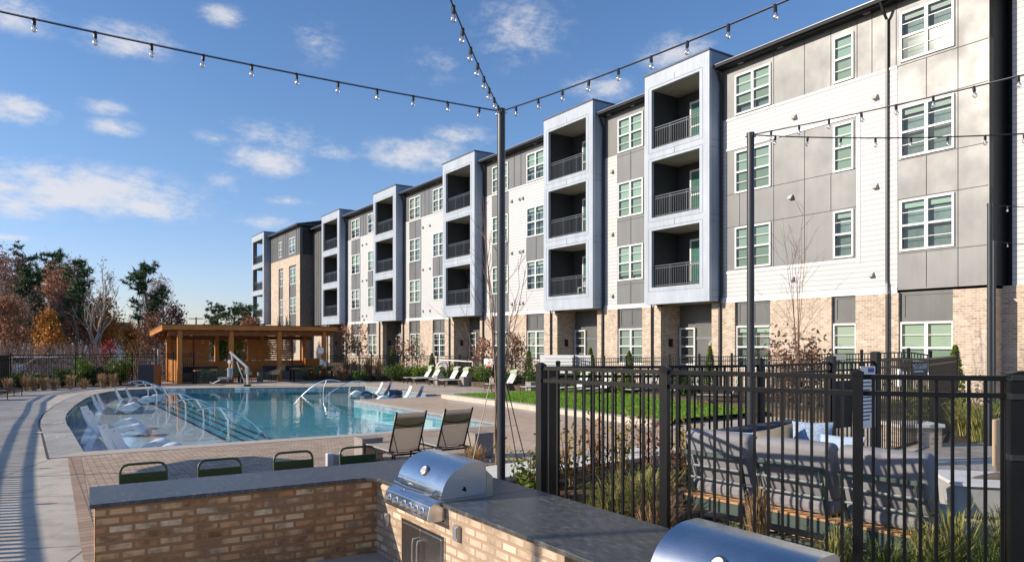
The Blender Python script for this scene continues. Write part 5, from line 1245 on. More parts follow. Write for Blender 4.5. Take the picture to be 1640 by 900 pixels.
# fire table and tan chair
ft = V((5.72, 8.35, .312)); t = thing('fire_table', 'low gray stone fire table with a pale top right of the sofa', 'fire table', ft)
fx_ = V((.97, -.25, 0)).normalized(); fy_ = V((-fx_.y, fx_.x, 0)); m = MB(ft, fx_, fy_); m.box(-.62, .62, -.4, .4, .04, .38); m.build('base', plain('fire_stone', (.33, .33, .32), .8, 0, .1, 6, .2), t, bevel=.01)
m = MB(ft, fx_, fy_); m.box(-.66, .66, -.44, -.16, .38, .42); m.box(-.66, .66, .16, .44, .38, .42); m.box(-.66, -.4, -.16, .16, .38, .42); m.box(.4, .66, -.16, .16, .38, .42); m.build('top', plain('fire_top', (.6, .6, .6), .6), t)
m = MB(ft, fx_, fy_); m.prism([(-.3, .4), (-.05, .47), (.15, .46), (.3, .4)], -.1, .1, 'y'); m.build('burner_cover', bark, t)
ft = V((7.05, 9.7, .312)); t = thing('tan_armchair', 'tan wooden armchair just visible left of the big end post', 'chair', ft); m = MB(ft, V((.8, .6, 0)), V((-.6, .8, 0)))
m.box(-.35, -.28, -.35, .35, 0, .62); m.box(.28, .35, -.35, .35, 0, .62); m.build('arms', plain('tan_wood', (.55, .4, .24), .6), t, bevel=.01); m = MB(ft, V((.8, .6, 0)), V((-.6, .8, 0))); m.box(-.28, .28, -.3, .35, .3, .45); m.build('seat', plain('tan_wood', (.55, .4, .24), .6), t, bevel=.02); m = MB(ft, V((.8, .6, 0)), V((-.6, .8, 0))); m.box(-.35, .35, .3, .38, .3, .95); m.build('backrest', plain('tan_wood', (.55, .4, .24), .6), t, bevel=.02)
# seat walls
def swall(name, label, p0, p1, wd, z, mat=concrete_white):
    p0, p1 = V(p0), V(p1); d = (p1-p0); L = d.length; d.normalize(); n = V((-d.y, d.x, 0)); t = thing(name, label, 'wall', (p0.x, p0.y, 0))
    m = MB((p0.x, p0.y, 0), d, n); m.box(0, L, 0, wd, z-.07, z); m.build('cap', mat, t, bevel=.01)
    m = MB((p0.x, p0.y, 0), d, n); m.box(.04, L-.04, .04, wd-.04, 0, z-.072); m.build('brick_face', fbrick, t)
swall('seat_wall', 'low wide seat wall with a pale stone cap behind the first fence panel', (-1.25, 8.75, 0), (3.1, 12.1, 0), .85, .5)
q = G(1441, 684, .7); swall('seat_wall', 'low pale capped wall behind the gate by the brick building', (q.x, q.y, 0), (q.x+.9, q.y+.05, 0), .7, .75)
# balcony furniture far up on the facade
for s_, z_, nm in ((9.6, 4.98, 'second floor balcony of the second tower'), (21.6, 8.37, 'third floor balcony of the third tower')):
    b_ = W0+UX*s_-VX*.1; b_.z = z_; t = thing('balcony_chair', 'small pale chair with thin legs on the '+nm, 'chair', b_, 'chairs on the balconies')
    m = MB(b_, RX, VX); m.box(-.25, .25, -.25, .2, .4, .44); m.build('seat', white_paint, t); m = MB(b_, RX, VX); m.box(-.25, .25, .18, .22, .44, .8); m.build('backrest', white_paint, t)
    for x in (-.22, .22):
        for y in (-.22, .18): m = MB(b_, RX, VX); m.box(x-.015, x+.015, y-.015, y+.015, 0, .4); m.build('leg', white_paint, t)
b_ = W0+UX*8.9-VX*.25; b_.z = 4.98; t = thing('potted_plant', 'small potted plant on the second floor balcony of the second tower', 'plant', b_); m = MB(b_); m.lathe((0, 0, 0), [(.1, 0), (.14, .25)], 10); m.build('pot', white_paint, t)
# ---------------------------------------------------------------- vegetation
import array
class LM:
    """leaf faces gathered into one mesh"""
    def __init__(s): s.v = []; s.f = []
    def leaf(s, p, sz, asp=.55, flat=0.0):
        n = V((rv.gauss(0, 1), rv.gauss(0, 1), rv.gauss(0, 1)+flat)).normalized(); a = n.orthogonal().normalized(); a = (Matrix.Rotation(rv.uniform(0, 6.283), 3, n) @ a); b = n.cross(a)*asp
        i = len(s.v); s.v += [p-a*sz, p+b*sz-a*sz*.1, p+a*sz, p-b*sz]; s.f.append((i, i+1, i+2, i+3))
    def needle(s, p, d, sz, w):
        side = d.cross(V((rv.gauss(0, 1), rv.gauss(0, 1), rv.gauss(0, 1)))).normalized()*w; i = len(s.v); s.v += [p-side, p+side, p+d*sz]; s.f.append((i, i+1, i+2))
    def build(s, name, mat, parent=None, loc=None):
        if loc is None: loc = wl(parent) if parent else V((0, 0, 0))
        me = bpy.data.meshes.new(name); me.from_pydata([tuple(v-loc) for v in s.v], [], s.f); me.materials.append(mat)
        o = bpy.data.objects.new(name, me); col.objects.link(o)
        if parent: o.parent = parent; o.location = loc-wl(parent)
        else: o.location = loc
        WL[o.name] = loc; return o
rv = random.Random(11)
pine_g = leafy('pine_needles', [(.3, (0.030, 0.066, 0.030)), (.55, (0.072, 0.127, 0.051)), (.75, (0.139, 0.203, 0.077))], .6, .6, .1)
rust_l = leafy('rust_leaves', [(.3, (0.170, 0.085, 0.058)), (.5, (0.377, 0.181, 0.109)), (.72, (0.567, 0.300, 0.158))], .5)
orange_l = leafy('orange_leaves', [(.3, (0.233, 0.091, 0.027)), (.5, (0.554, 0.241, 0.050)), (.72, (0.731, 0.404, 0.091))], .6)
pink_l = leafy('faded_pink_leaves', [(.3, (0.194, 0.126, 0.119)), (.5, (0.381, 0.232, 0.210)), (.72, (0.535, 0.340, 0.280))], .5)
dkred_l = leafy('dark_red_leaves', [(.3, (0.052, 0.021, 0.027)), (.7, (0.149, 0.053, 0.063))], .8)
red_l = leafy('red_leaves', [(.3, (0.230, 0.023, 0.034)), (.7, (0.460, 0.069, 0.069))], .8)
yel_l = leafy('yellow_leaves', [(.3, (0.230, 0.172, 0.023)), (.5, (0.414, 0.287, 0.034)), (.7, (0.287, 0.276, 0.046))], .8)
green_l = leafy('shrub_green', [(.3, (0.030, 0.068, 0.018)), (.5, (0.075, 0.135, 0.030)), (.72, (0.150, 0.210, 0.045))], 1.5)
bright_l = leafy('bright_green', [(.3, (0.069, 0.127, 0.017)), (.6, (0.184, 0.253, 0.034)), (.8, (0.368, 0.391, 0.057))], 2.5)
brown_l = leafy('dry_brown_leaves', [(.3, (0.092, 0.052, 0.034)), (.5, (0.230, 0.138, 0.092)), (.72, (0.380, 0.253, 0.172))], 2.0)
tan_g = leafy('dry_grass', [(.3, (0.222, 0.132, 0.063)), (.5, (0.446, 0.292, 0.154)), (.72, (0.640, 0.460, 0.264))], 3, .7)
mix_g = leafy('mixed_grass', [(.3, (0.125, 0.152, 0.036)), (.5, (0.305, 0.305, 0.089)), (.62, (0.536, 0.445, 0.197)), (.75, (0.750, 0.590, 0.305))], 6, .7)
grn_g = leafy('green_grass', [(.3, (0.075, 0.125, 0.030)), (.5, (0.184, 0.249, 0.058)), (.72, (0.450, 0.434, 0.167))], 7, .7)
gray_bk = plain('gray_bark', (.2, .17, .15), .9, 0, .3, 6); white_bk = plain('sycamore_bark', (.38, .35, .3), .85, 0, .3, 4)
def limb(mb, p, d, L, r, depth, tips, spread=.55, kids_=(3, 4), seg=5, up=.25, minr=.008, taper=.55):
    n = 4; pts = [p]; rs = [r]; q = p; dd = d.normalized()
    for k in range(n):
        dd = (dd+V((rv.gauss(0, .13), rv.gauss(0, .13), rv.gauss(0, .09)+up*.12))).normalized(); q = q+dd*(L/n); pts.append(q); rs.append(r*(1-(1-taper)*(k+1)/n))
    mb.tube(pts, rs, seg if r > .03 else 3, caps=False)
    if depth <= 0: tips.append((pts[-1], dd)); tips.append((pts[2], dd)); tips.append((pts[3], dd)); return
    for k in range(rv.randint(*kids_)):
        t = rv.uniform(.35, 1.0); i = min(n-1, int(t*n)); b = pts[i].lerp(pts[i+1], t*n-i)
        ax = dd.orthogonal().normalized(); ax = Matrix.Rotation(rv.uniform(0, 6.28), 3, dd) @ ax
        nd = (dd*(1-spread)+ax*spread+V((0, 0, up*.5))).normalized()
        limb(mb, b, nd, L*rv.uniform(.5, .78), max(minr, rs[i]*.62), depth-1, tips, spread, kids_, seg, up, minr, taper)
    tips.append((pts[-1], dd))
def tree(name, label, base, H, mat, bk, leaves=900, lsz=.16, trunk=.16, clear=.3, depth=4, spread=.5, jit=.5, group=None, lean=(0, 0), keep=1.0, width=1.0, cat='tree', minr=.008, up=.3):
    base = V(base); t = thing(name, label, cat, base, group); m = MB(); tips = []
    top = base+V((lean[0], lean[1], H*.72)); n = 7; pts = [base.lerp(top, k/n)+V((rv.gauss(0, .012*H*(k > 0)), rv.gauss(0, .012*H*(k > 0)), 0)) for k in range(n+1)]
    rs = [trunk*(1-.72*k/n) for k in range(n+1)]; m.tube(pts, rs, 7, caps=False)
    nb = 11
    for k in range(nb):
        u = clear+(1-clear)*k/(nb-1); i = min(n-1, int(u*n)); b = pts[i].lerp(pts[i+1], u*n-i); a = k*2.4+rv.uniform(-.5, .5)
        el_ = rv.uniform(.45, 1.0)*(.7+.6*u); d = V((cos(a)*width, sin(a)*width, el_))
        limb(m, b, d, H*(.3-.12*u)*rv.uniform(.8, 1.2), max(minr*1.3, trunk*(.42-.25*u)), depth-2, tips, spread, (3, 4), 5, up, minr)
    limb(m, pts[-1], V((0, 0, 1)), H*.2, trunk*.28, depth-2, tips, spread, (3, 4), 5, up, minr)
    m.build('trunk', bk, t, recalc=False)
    if leaves and mat:
        l = LM()
        for k in range(leaves):
            p, d = tips[rv.randrange(len(tips))]; l.leaf(p+V((rv.gauss(0, jit), rv.gauss(0, jit), rv.gauss(0, jit))), lsz*rv.uniform(.6, 1.3))
        l.build('crown', mat, t)
    return t
def pine(label, base, H, r=1.9, clear=.5, nb=30, trunk=.16, group=None, dense=1.0, name='pine_tree', shape=1.0):
    H *= .92; base = V(base); t = thing(name, label, 'tree', base, group); m = MB(); l = LM(); top = base+V((rv.gauss(0, .25), rv.gauss(0, .2), H)); n = 8
    pts = [base.lerp(top, k/n)+V((rv.gauss(0, .06), rv.gauss(0, .06), 0)) for k in range(n+1)]; m.tube(pts, [trunk*(1-.8*k/n) for k in range(n+1)], 7, caps=False)
    for k in range(nb):
        u = clear+(1-clear)*(k+rv.uniform(0, 1))/nb; i = min(n-1, int(u*n)); b = pts[i].lerp(pts[i+1], min(1, u*n-i)); a = rv.uniform(0, 6.28); w_ = (u-clear)/(1-clear)
        L = r*(.35+.65*(1-w_)**.8)*rv.uniform(.45, 1.15)*(1 if w_ > .12 else rv.uniform(.5, .9)); d = V((cos(a), sin(a), .1+.5*w_+rv.uniform(-.15, .2)))
        e = b+d*L; m.tube([b, b.lerp(e, .5)+V((0, 0, .08*L)), e], [.045, .03, .012], 3, caps=False)
        for j in range(int(9*dense)):
            f = rv.uniform(.35, 1.05); c = b.lerp(e, f)+V((rv.gauss(0, .22), rv.gauss(0, .22), rv.gauss(.08, .12)))*(.5+.5*L/1.5)
            for q in range(13): l.needle(c, V((rv.gauss(0, 1), rv.gauss(0, 1), rv.gauss(.25, .8))).normalized(), rv.uniform(.2, .42), .045)
    m.build('trunk', gray_bk, t, recalc=False); l.build('crown', pine_g, t); return t
def shrub(name, label, c, w, h, mat, n=350, lsz=.06, group=None, stem=twig, cat='shrub', stems=9, flat=0):
    c = V(c); t = thing(name, label, cat, c, group); m = MB(); l = LM()
    for k in range(stems):
        a = rv.uniform(0, 6.28); rr_ = rv.uniform(.2, 1); e = c+V((cos(a)*w*.5*rr_, sin(a)*w*.5*rr_, h*rv.uniform(.55, 1.0))); md = c.lerp(e, .5)+V((cos(a)*.03, sin(a)*.03, .05*h)); m.tube([c+V((cos(a)*.04, sin(a)*.04, 0)), md, e], [.01, .007, .003], 3, caps=False)
        for j in range(n//stems):
            f = rv.uniform(.25, 1.05); p = c.lerp(e, f); l.leaf(p+V((rv.gauss(0, w*.1), rv.gauss(0, w*.1), rv.gauss(0, h*.07))), lsz*rv.uniform(.6, 1.3), .55, flat)
    m.build('stems', stem, t, recalc=False); l.build('leaves', mat, t); return t
def grass(name, label, c, h, w, mat, n=120, bw=.006, group=None, droop=.5, plume=None):
    c = V(c); m = MB()
    for k in range(n):
        a = rv.uniform(0, 6.28); rr_ = abs(rv.gauss(0, .35)); b = c+V((cos(a)*w*.22*rr_, sin(a)*w*.22*rr_, 0)); H = h*rv.uniform(.5, 1.08); out = w*.5*rv.uniform(.1, 1.1)
        d = V((cos(a), sin(a), 0)); s = V((-sin(a), cos(a), 0))*bw*rv.uniform(.6, 1.3); zt = 1-droop*rv.uniform(0, .5)
        p1_, p2_, p3_ = b+d*out*.22+V((0, 0, H*.45)), b+d*out*.6+V((0, 0, H*.82)), b+d*out+V((0, 0, H*zt))
        i = [m.p(q) for q in (b-s, b+s, p1_-s*.9, p1_+s*.9, p2_-s*.6, p2_+s*.6, p3_)]; m.face((i[0], i[1], i[3], i[2])); m.face((i[2], i[3], i[5], i[4])); m.face((i[4], i[5], i[6]))
    o = m.build(name, mat, None, c, recalc=False); return tag(o, label, 'grass clump', group)
def at(px, d, z=0.0): return V(((px-820)/FPX*d, d, z))
def hz_(py, d): return HC+(HOR-py)/FPX*d
# ---- woods on the left
FG = 'trees of the left wood'
def T(name, lab, px, top, d, mat, bk, **k):
    k.setdefault('width', .5); k.setdefault('up', .75); k.setdefault('minr', .012); k['leaves'] = int(k.get('leaves', 900)*1.25); k['lsz'] = k.get('lsz', .16)*.66; k['jit'] = k.get('jit', .5)*.55
    return tree(name, lab, at(px, d), hz_(top, d)*.9, mat, bk, group=FG, **k)
T('maple_tree', 'rust pink thinning maple at the far left edge of the wood', 4, 392, 58, pink_l, gray_bk, leaves=2600, lsz=.17, trunk=.17, clear=.2, jit=.45)
pine('tall dark pine behind the left edge of the wood with a rounded top', at(40, 60), hz_(393, 60), 2.5, .5, 34, .2, FG, .9)
T('maple_tree', 'orange topped tree just under the tall left pine', 32, 418, 62, orange_l, gray_bk, leaves=1700, lsz=.2, trunk=.15, clear=.35, jit=.6)
pine('dense dark green pine low in front of the left wood', at(45, 53), hz_(430, 53), 2.0, .3, 40, .17, FG, 1.0)
pine('second tall pine of the left wood, right of the rounded one', at(78, 57), hz_(392, 57), 1.9, .6, 26, .18, FG)
T('bare_tree', 'almost bare gray tree rising above the middle of the left wood', 105, 394, 60, pink_l, gray_bk, leaves=1000, lsz=.13, trunk=.15, clear=.3, jit=.5)
pine('narrow pine right of the bare tree in the left wood', at(126, 53), hz_(412, 53), 1.7, .5, 26, .15, FG)
T('maple_tree', 'rust leaved maple between the two pines of the left wood', 88, 425, 55, rust_l, gray_bk, leaves=2600, lsz=.17, trunk=.14, clear=.2, jit=.5)
T('maple_tree', 'low golden tree at the foot of the left wood', 78, 492, 50, orange_l, gray_bk, leaves=2200, lsz=.16, trunk=.09, clear=.15, jit=.4)
T('maple_tree', 'low rust tree at the left end of the wood edge', 14, 470, 50, rust_l, gray_bk, leaves=2200, lsz=.15, trunk=.09, clear=.15, jit=.4)
T('sycamore_tree', 'pale trunked bare sycamore leaning at the right end of the left wood', 146, 420, 51, brown_l, white_bk, leaves=260, lsz=.11, trunk=.19, clear=.3, lean=(1.0, 0), jit=.3, minr=.02, width=.55)
T('maple_tree', 'orange tree behind the pale sycamore', 165, 478, 56, orange_l, gray_bk, leaves=2600, lsz=.18, trunk=.11, clear=.1, jit=.55)
T('maple_tree', 'rust tree filling the gap left of the pale sycamore', 122, 470, 54, rust_l, gray_bk, leaves=2200, lsz=.17, trunk=.11, clear=.12, jit=.5)
pine('lone tall pine left of the pergola with an open one-sided crown', at(232, 55), hz_(416, 55), 2.0, .5, 30, .17, FG, 1.0)
T('maple_tree', 'thinning pinkish maple right behind the lone pine', 252, 438, 60, pink_l, gray_bk, leaves=1300, lsz=.14, trunk=.15, clear=.3, jit=.5)
T('bare_tree', 'thin dark red tree beside the left end of the pergola', 276, 478, 52, dkred_l, gray_bk, leaves=700, lsz=.15, trunk=.1, clear=.35, jit=.3)
T('maple_tree', 'low orange tree below the lone pine', 212, 520, 54, orange_l, gray_bk, leaves=1700, lsz=.15, trunk=.08, clear=.08, jit=.4)
T('maple_tree', 'low rust tree between the lone pine and the pergola', 248, 500, 53, rust_l, gray_bk, leaves=1500, lsz=.15, trunk=.09, clear=.1, jit=.45)
shrub('red_shrub', 'bright red shrub behind the fence near the white house', at(165, 46), 1.6, hz_(540, 46), red_l, 500, .09)
# ---- trees seen behind and over the pergola
for px, top, d, lab in ((344, 487, 80, 'round topped pine above the pergola roof, left of three'), (376, 493, 84, 'pine above the pergola roof, middle of three'), (396, 488, 82, 'pine above the pergola roof, right against the building')): pine(lab, at(px, d), hz_(top, d), 2.7, .35, 34, .17, 'pines above the pergola', 1.1)
T('maple_tree', 'rusty red tree between the pergola roof and the last blue tower', 400, 505, 76, rust_l, gray_bk, leaves=1500, lsz=.2, trunk=.12, clear=.15, jit=.5)
for px, lab in ((352, 'yellow green tree seen through the left pergola opening'), (378, 'yellow tree seen through the middle of the pergola opening'), (415, 'yellow green tree seen through the right of the pergola opening')): T('yellow_tree', lab, px, 528, 62, yel_l if px != 352 else bright_l, gray_bk, leaves=1500, lsz=.17, trunk=.1, clear=.1, jit=.5)
# far wood that reads as one mass, and twiggy undergrowth behind the fence
NB = [(18, 400, 63), (62, 402, 61), (92, 398, 66), (114, 396, 63), (134, 425, 60), (52, 455, 52), (26, 440, 55), (100, 450, 53), (8, 420, 50), (142, 450, 58), (176, 500, 60), (222, 470, 58), (262, 440, 63), (288, 500, 60), (240, 455, 62)]
for k, (px, top, d) in enumerate(NB):
    where = ('at the far left of the wood', 'behind the dense green pine', 'behind the middle of the wood', 'at the skyline of the wood', 'near the pale sycamore', 'in front of the dense pine', 'left of the dense pine', 'in the middle front of the wood', 'at the left picture edge', 'just left of the sycamore crown', 'right of the sycamore', 'left of the lone pine', 'behind the thinning pinkish maple', 'over the left end of the pergola', 'right behind the lone pine trunk')[k]
    T('bare_tree', 'slender leafless gray brown tree '+where, px, top, d, pink_l if k % 2 else rust_l, gray_bk, leaves=220 if k < 9 else 120, lsz=.13, trunk=.12, clear=.35, jit=.4, width=.35)
l = LM()
for k in range(9000):
    x = rv.uniform(-130, -58); d = rv.uniform(95, 125); hh = 7.5+2*mnoise.noise(V((x*.2, 0, 3))); l.leaf(V((x*d/100, d, rv.uniform(0, 1)**.8*hh)), rv.uniform(.2, .5))
for k in range(3000):
    x = rv.uniform(-56, -34); d = rv.uniform(100, 125); l.leaf(V((x*d/100, d, rv.uniform(0, 1)**.8*4.0)), rv.uniform(.2, .45))
tag(l.build('far_wood', rust_l), kind='stuff')
m = MB()
for k in range(800):
    px = rv.uniform(-60, 300); d = rv.uniform(41.5, 48); b = at(px, d)
    if px > 225 and d < 45: continue
    h = rv.uniform(.7, 2.4)*(.55 if 165 < px < 210 else 1); e = b+V((rv.gauss(0, .3), rv.gauss(0, .3), h)); m.tube([b, b.lerp(e, .5)+V((rv.gauss(0, .08), 0, 0)), e], [.02, .015, .007], 3, caps=False)
    for j in range(4): f = rv.uniform(.4, .95); q = b.lerp(e, f); m.tube([q, q+V((rv.gauss(0, .25), rv.gauss(0, .25), rv.uniform(.1, .5)))], [.01, .005], 3, caps=False)
tag(m.build('brushwood', plain('brush_twigs', (.17, .12, .1), .9, 0, .45, .8), recalc=False), kind='stuff')
l = LM()
for k in range(2600): l.leaf(at(rv.uniform(-60, 300), rv.uniform(41.5, 48), 0)+V((0, 0, abs(rv.gauss(0, .8)))), rv.uniform(.03, .07))
tag(l.build('brush_leaves', pink_l), kind='stuff')
# dark earth bank behind the fence
# ---- left bed along the fence
bedp = [G(-40, 640), G(60, 622), G(130, 620), G(215, 616.5), V((-20.2, 41.2, 0)), V((-21.5, 40.9, 0)), V((-25.6, 36.8, 0)), V((-27, 33, 0))]
up_sheet(MB().sheet([V((p.x, p.y, 0)) for p in bedp], [], .004).build('left_bed', mulch_m, kind='structure', recalc=False))
for k, (px, py, h, lab) in enumerate(((12, 627, .75, 'tan grass clump at the left end of the bed'), (42, 625.5, .8, 'widest tan grass clump of the left bed'), (55, 625, .7, 'tan grass clump touching the widest one'), (70, 624.5, .75, 'tan grass clump right of the first fence post'), (86, 624, .65, 'small tan grass clump beside the second fence post'), (112, 623, .85, 'tall tan grass clump below the green bush'), (134, 622, .6, 'low tan grass clump between the two green bushes'), (164, 620.5, .85, 'grayish grass clump left of the bright bush'), (181, 619.5, .8, 'orange tan grass clump in front of the bright bush'))):
    q = G(px, py); grass('dry_grass', lab, (q.x, q.y, 0), h, .8, tan_g, 170, .011, 'tan grass clumps along the left fence', .6)
for px, d, w, h, mt, lab in ((128, 38.2, 1.5, 1.55, bright_l, 'tall green bush against the left fence'), (193, 39.4, 1.5, 1.75, bright_l, 'bright yellow green bush right in front of the left fence'), (150, 38.6, 1.1, 1.0, green_l, 'dark green bush between the two bright bushes'), (100, 37.4, 1.1, .95, green_l, 'dark green low bush left of the tall green bush'), (60, 36.4, 1.0, .7, green_l, 'dark low bush behind the widest tan grass'), (28, 36, 1.0, .7, green_l, 'dark low bush near the left fence corner'), (175, 39.2, 1.0, .9, green_l, 'dark bush behind the grayish grass clump')):
    shrub('green_bush', lab, at(px, d), w, h, mt, 1000, .075, 'bushes along the left fence', stems=16)
q = G(17, 626); t = thing('path_light', 'small round pale path light at the left end of the bed', 'path light', q); m = MB(); m.tube([q, q+V((0, 0, .42))], .015, 5); m.build('stake', concrete_gray, t); m = MB(q); m.lathe((0, 0, .4), [(.02, 0), (.09, .05), (.1, .1), (.08, .17), (.02, .2)], 10); m.build('globe', concrete_white, t, smooth=True)
# ---- hedge bed along the building fence
hb = 'shrubs along the building fence'
HS = [(545, 42.2, 'rust shrub by the right pergola post', brown_l, .9, .8), (575, 42.3, 'green shrub under the tan grasses of the fence', green_l, 1.0, .6), (628, 42.4, 'green shrub left of the first white lounger', green_l, 1.5, .9), (650, 42.3, 'green shrub right behind the first white lounger', green_l, 1.5, .95), (672, 42.0, 'yellow green shrub between the first two lounger backs', bright_l, 1.3, .9), (722, 40.5, 'green shrub between the two pairs of far loungers', green_l, 1.4, .9), (768, 38.3, 'yellowish shrub right of the taupe cube table', bright_l, 1.3, 1.0), (782, 37.5, 'green shrub left of the staked tree', green_l, 1.3, .95), (822, 36.2, 'green shrub behind the lounger right of the pole', green_l, 1.4, 1.0), (862, 34.2, 'dark green shrub behind the first near fence post', green_l, 1.4, 1.0), (920, 32.6, 'green shrub behind the first near fence panel', green_l, 1.3, 1.0), (1000, 30.5, 'yellow green shrub behind the first near fence panel, right part', bright_l, 1.2, .9), (1100, 28, 'green shrub behind the second near fence panel', green_l, 1.2, 1.0)]
for px, d, lab, mt, w, h in HS: shrub('fence_shrub', lab, at(px, d, .1), w, h, mt, 800, .07, hb, stems=16)
for px, d, h, lab in ((553, 43.6, 1.4, 'tall tan grass behind the fence by the pergola, leftmost'), (567, 43.7, 1.3, 'tall tan grass behind the fence, second from the pergola'), (590, 43.8, 1.5, 'tallest tan grass behind the fence between two posts'), (606, 43.8, 1.4, 'tan grass behind the fence left of the green hedge'), (640, 44, 1.1, 'tan grass rising behind the green hedge')): grass('tan_grass', lab, at(px, d, .1), h, 1.0, tan_g, 240, .012, 'tan grasses behind the building fence', .4)
for px, d, top, lab in ((628, 45, 560, 'narrow evergreen between two ground floor windows, far left'), (692, 44, 567, 'narrow evergreen behind the life ring'), (847, 36.4, 563, 'narrow evergreen before the window right of the tall pole'), (946, 34.5, 559, 'narrow evergreen before the pale entry door'), (1008, 33, 564, 'narrow evergreen before the double window under the bay'), (1137, 29.5, 556, 'narrow evergreen before the dark entry door'), (1530, 19.5, 556, 'narrow evergreen at the end of the fence by the brick corner')):
    b = at(px, d, .26); H = hz_(top, d)-.26; t = thing('narrow_evergreen', lab, 'shrub', b, 'narrow evergreens before the building'); l = LM()
    for k in range(1500): u = rv.random()**.8; r_ = .33*(1-u)**.7*(.4+.6*rv.random())+.02; a = rv.uniform(0, 6.28); l.leaf(b+V((cos(a)*r_, sin(a)*r_, .05+u*H)), rv.uniform(.03, .06), .6)
    l.build('foliage', bright_l, t); m = MB(); m.tube([b, b+V((0, 0, H*.9))], [.03, .008], 4); m.build('stem', bark, t)
# small trees with brown leaves before the facade
ST = 'young trees before the apartment building'
def S(lab, px, d, top, mat, nl, **k): 
    z0 = .26; tree('young_tree', lab, at(px, d, z0), hz_(top, d)-z0, mat, twig, leaves=int(nl*.7), lsz=k.pop('lsz', .085), trunk=k.pop('trunk', .045), clear=k.pop('clear', .25), jit=k.pop('jit', .16), group=ST, minr=.005, **k)
S('young tree with rust leaves right of the pergola', 556, 46, 525, rust_l, 500, lsz=.1)
S('small rust leaved tree before the first ground window right of the pergola', 576, 47, 520, rust_l, 350, lsz=.1)
S('small half bare tree with brown leaves left of the wall lamp', 645, 45.5, 545, brown_l, 350)
S('small tree with sparse orange leaves before the far tower', 668, 46, 540, rust_l, 300)
S('small brown leaved tree just left of the tall pole', 772, 40, 541, rust_l, 600, lsz=.09)
S('small brown leaved tree just right of the tall pole', 826, 38, 537, brown_l, 900, lsz=.09, jit=.2)
shrub('brown_shrub', 'wide brown leaved shrub under the bare tree by the sofa pole', at(1262, 22.6, .26), 2.1, hz_(522, 22.6)-.3, brown_l, 900, .075, None, twig, stems=14)
shrub('brown_shrub', 'brown leaved shrub right of the bare tree', at(1303, 22.4, .26), 1.5, hz_(530, 22.4)-.3, brown_l, 550, .07, None, twig, stems=11)
# multi-stem bare trees
def bare(label, base, H, w, stems=6, depth=3):
    base = V(base); t = thing('bare_tree', label, 'tree', base); m = MB(); tips = []
    for k in range(stems):
        a = k*6.28/stems+rv.uniform(-.4, .4); s_ = rv.uniform(.15, 1.0); top = base+V((cos(a)*w*s_*.5, sin(a)*w*s_*.35, H*rv.uniform(.75, 1.0))); n = 7
        pts = [base.lerp(top, (j/n))+V((cos(a)*w*.12*sin(pi*j/n)*-1*s_, 0, 0))+V((rv.gauss(0, .02), rv.gauss(0, .02), 0)) for j in range(n+1)]; rs = [.016*(1-.85*j/n) for j in range(n+1)]; m.tube(pts, rs, 5, caps=False)
        for j in range(6):
            u = rv.uniform(.3, .97); i = min(n-1, int(u*n)); b = pts[i].lerp(pts[i+1], u*n-i); d = (pts[i+1]-pts[i]).normalized(); ax = Matrix.Rotation(rv.uniform(0, 6.28), 3, d) @ d.orthogonal(); nd = d*.8+ax*.5; L = H*.16*rv.uniform(.5, 1.4)*(1.15-u)*1.6
            pp = [b, b+nd*L*.5+V((0, 0, .06*L)), b+nd*L+V((0, 0, .22*L))]; m.tube(pp, [.0055, .004, .002], 3, caps=False)
            for q_ in range(2): f = rv.uniform(.3, .9); b2 = b.lerp(pp[2], f); m.tube([b2, b2+(nd+V((rv.gauss(0, .4), rv.gauss(0, .4), .3)))*L*.35], [.0035, .0015], 3, caps=False)
    m.build('trunk', twig, t, recalc=False); return t
bare('bare multi-stem tree in front of the facade right of the sofa pole', at(1277, 22, .26), hz_(318, 22)-.26, 2.0, 7)
stk = at(797, 11.2, .3)
tb = bare('slim bare young tree tied to stakes behind the tall pole', stk, hz_(310, 11.2)-.3, 1.3, 6)
t = thing('tree_stake', 'brown wooden stake standing behind the tall pole', 'stake', at(796, 11.35, .3)); b = at(796, 11.35, .3); m = MB(b); m.box(-.035, .035, -.03, .03, 0, 1.95); m.build('stake', bark, t)
for k, (px, d, lab) in enumerate(((755, 11.6, 'taut guy line running left from the staked tree'), (845, 11.4, 'taut guy line running right from the staked tree'), (832, 10.9, 'second guy line right of the staked tree'))):
    a_ = at(797, 11.2, .3)+V((0, 0, 1.9)); b_ = at(px, d, .3); t = thing('guy_line', lab, 'guy line', b_, 'guy lines of the staked tree'); m = MB(); m.tube([a_, b_], .008, 4); m.build('line', rubber if k else plain('rope_tan', (.4, .34, .26), .8), t); m = MB(); m.tube([a_.lerp(b_, .12), a_.lerp(b_, .22)], .016, 5); m.build('tensioner', black_metal, t)
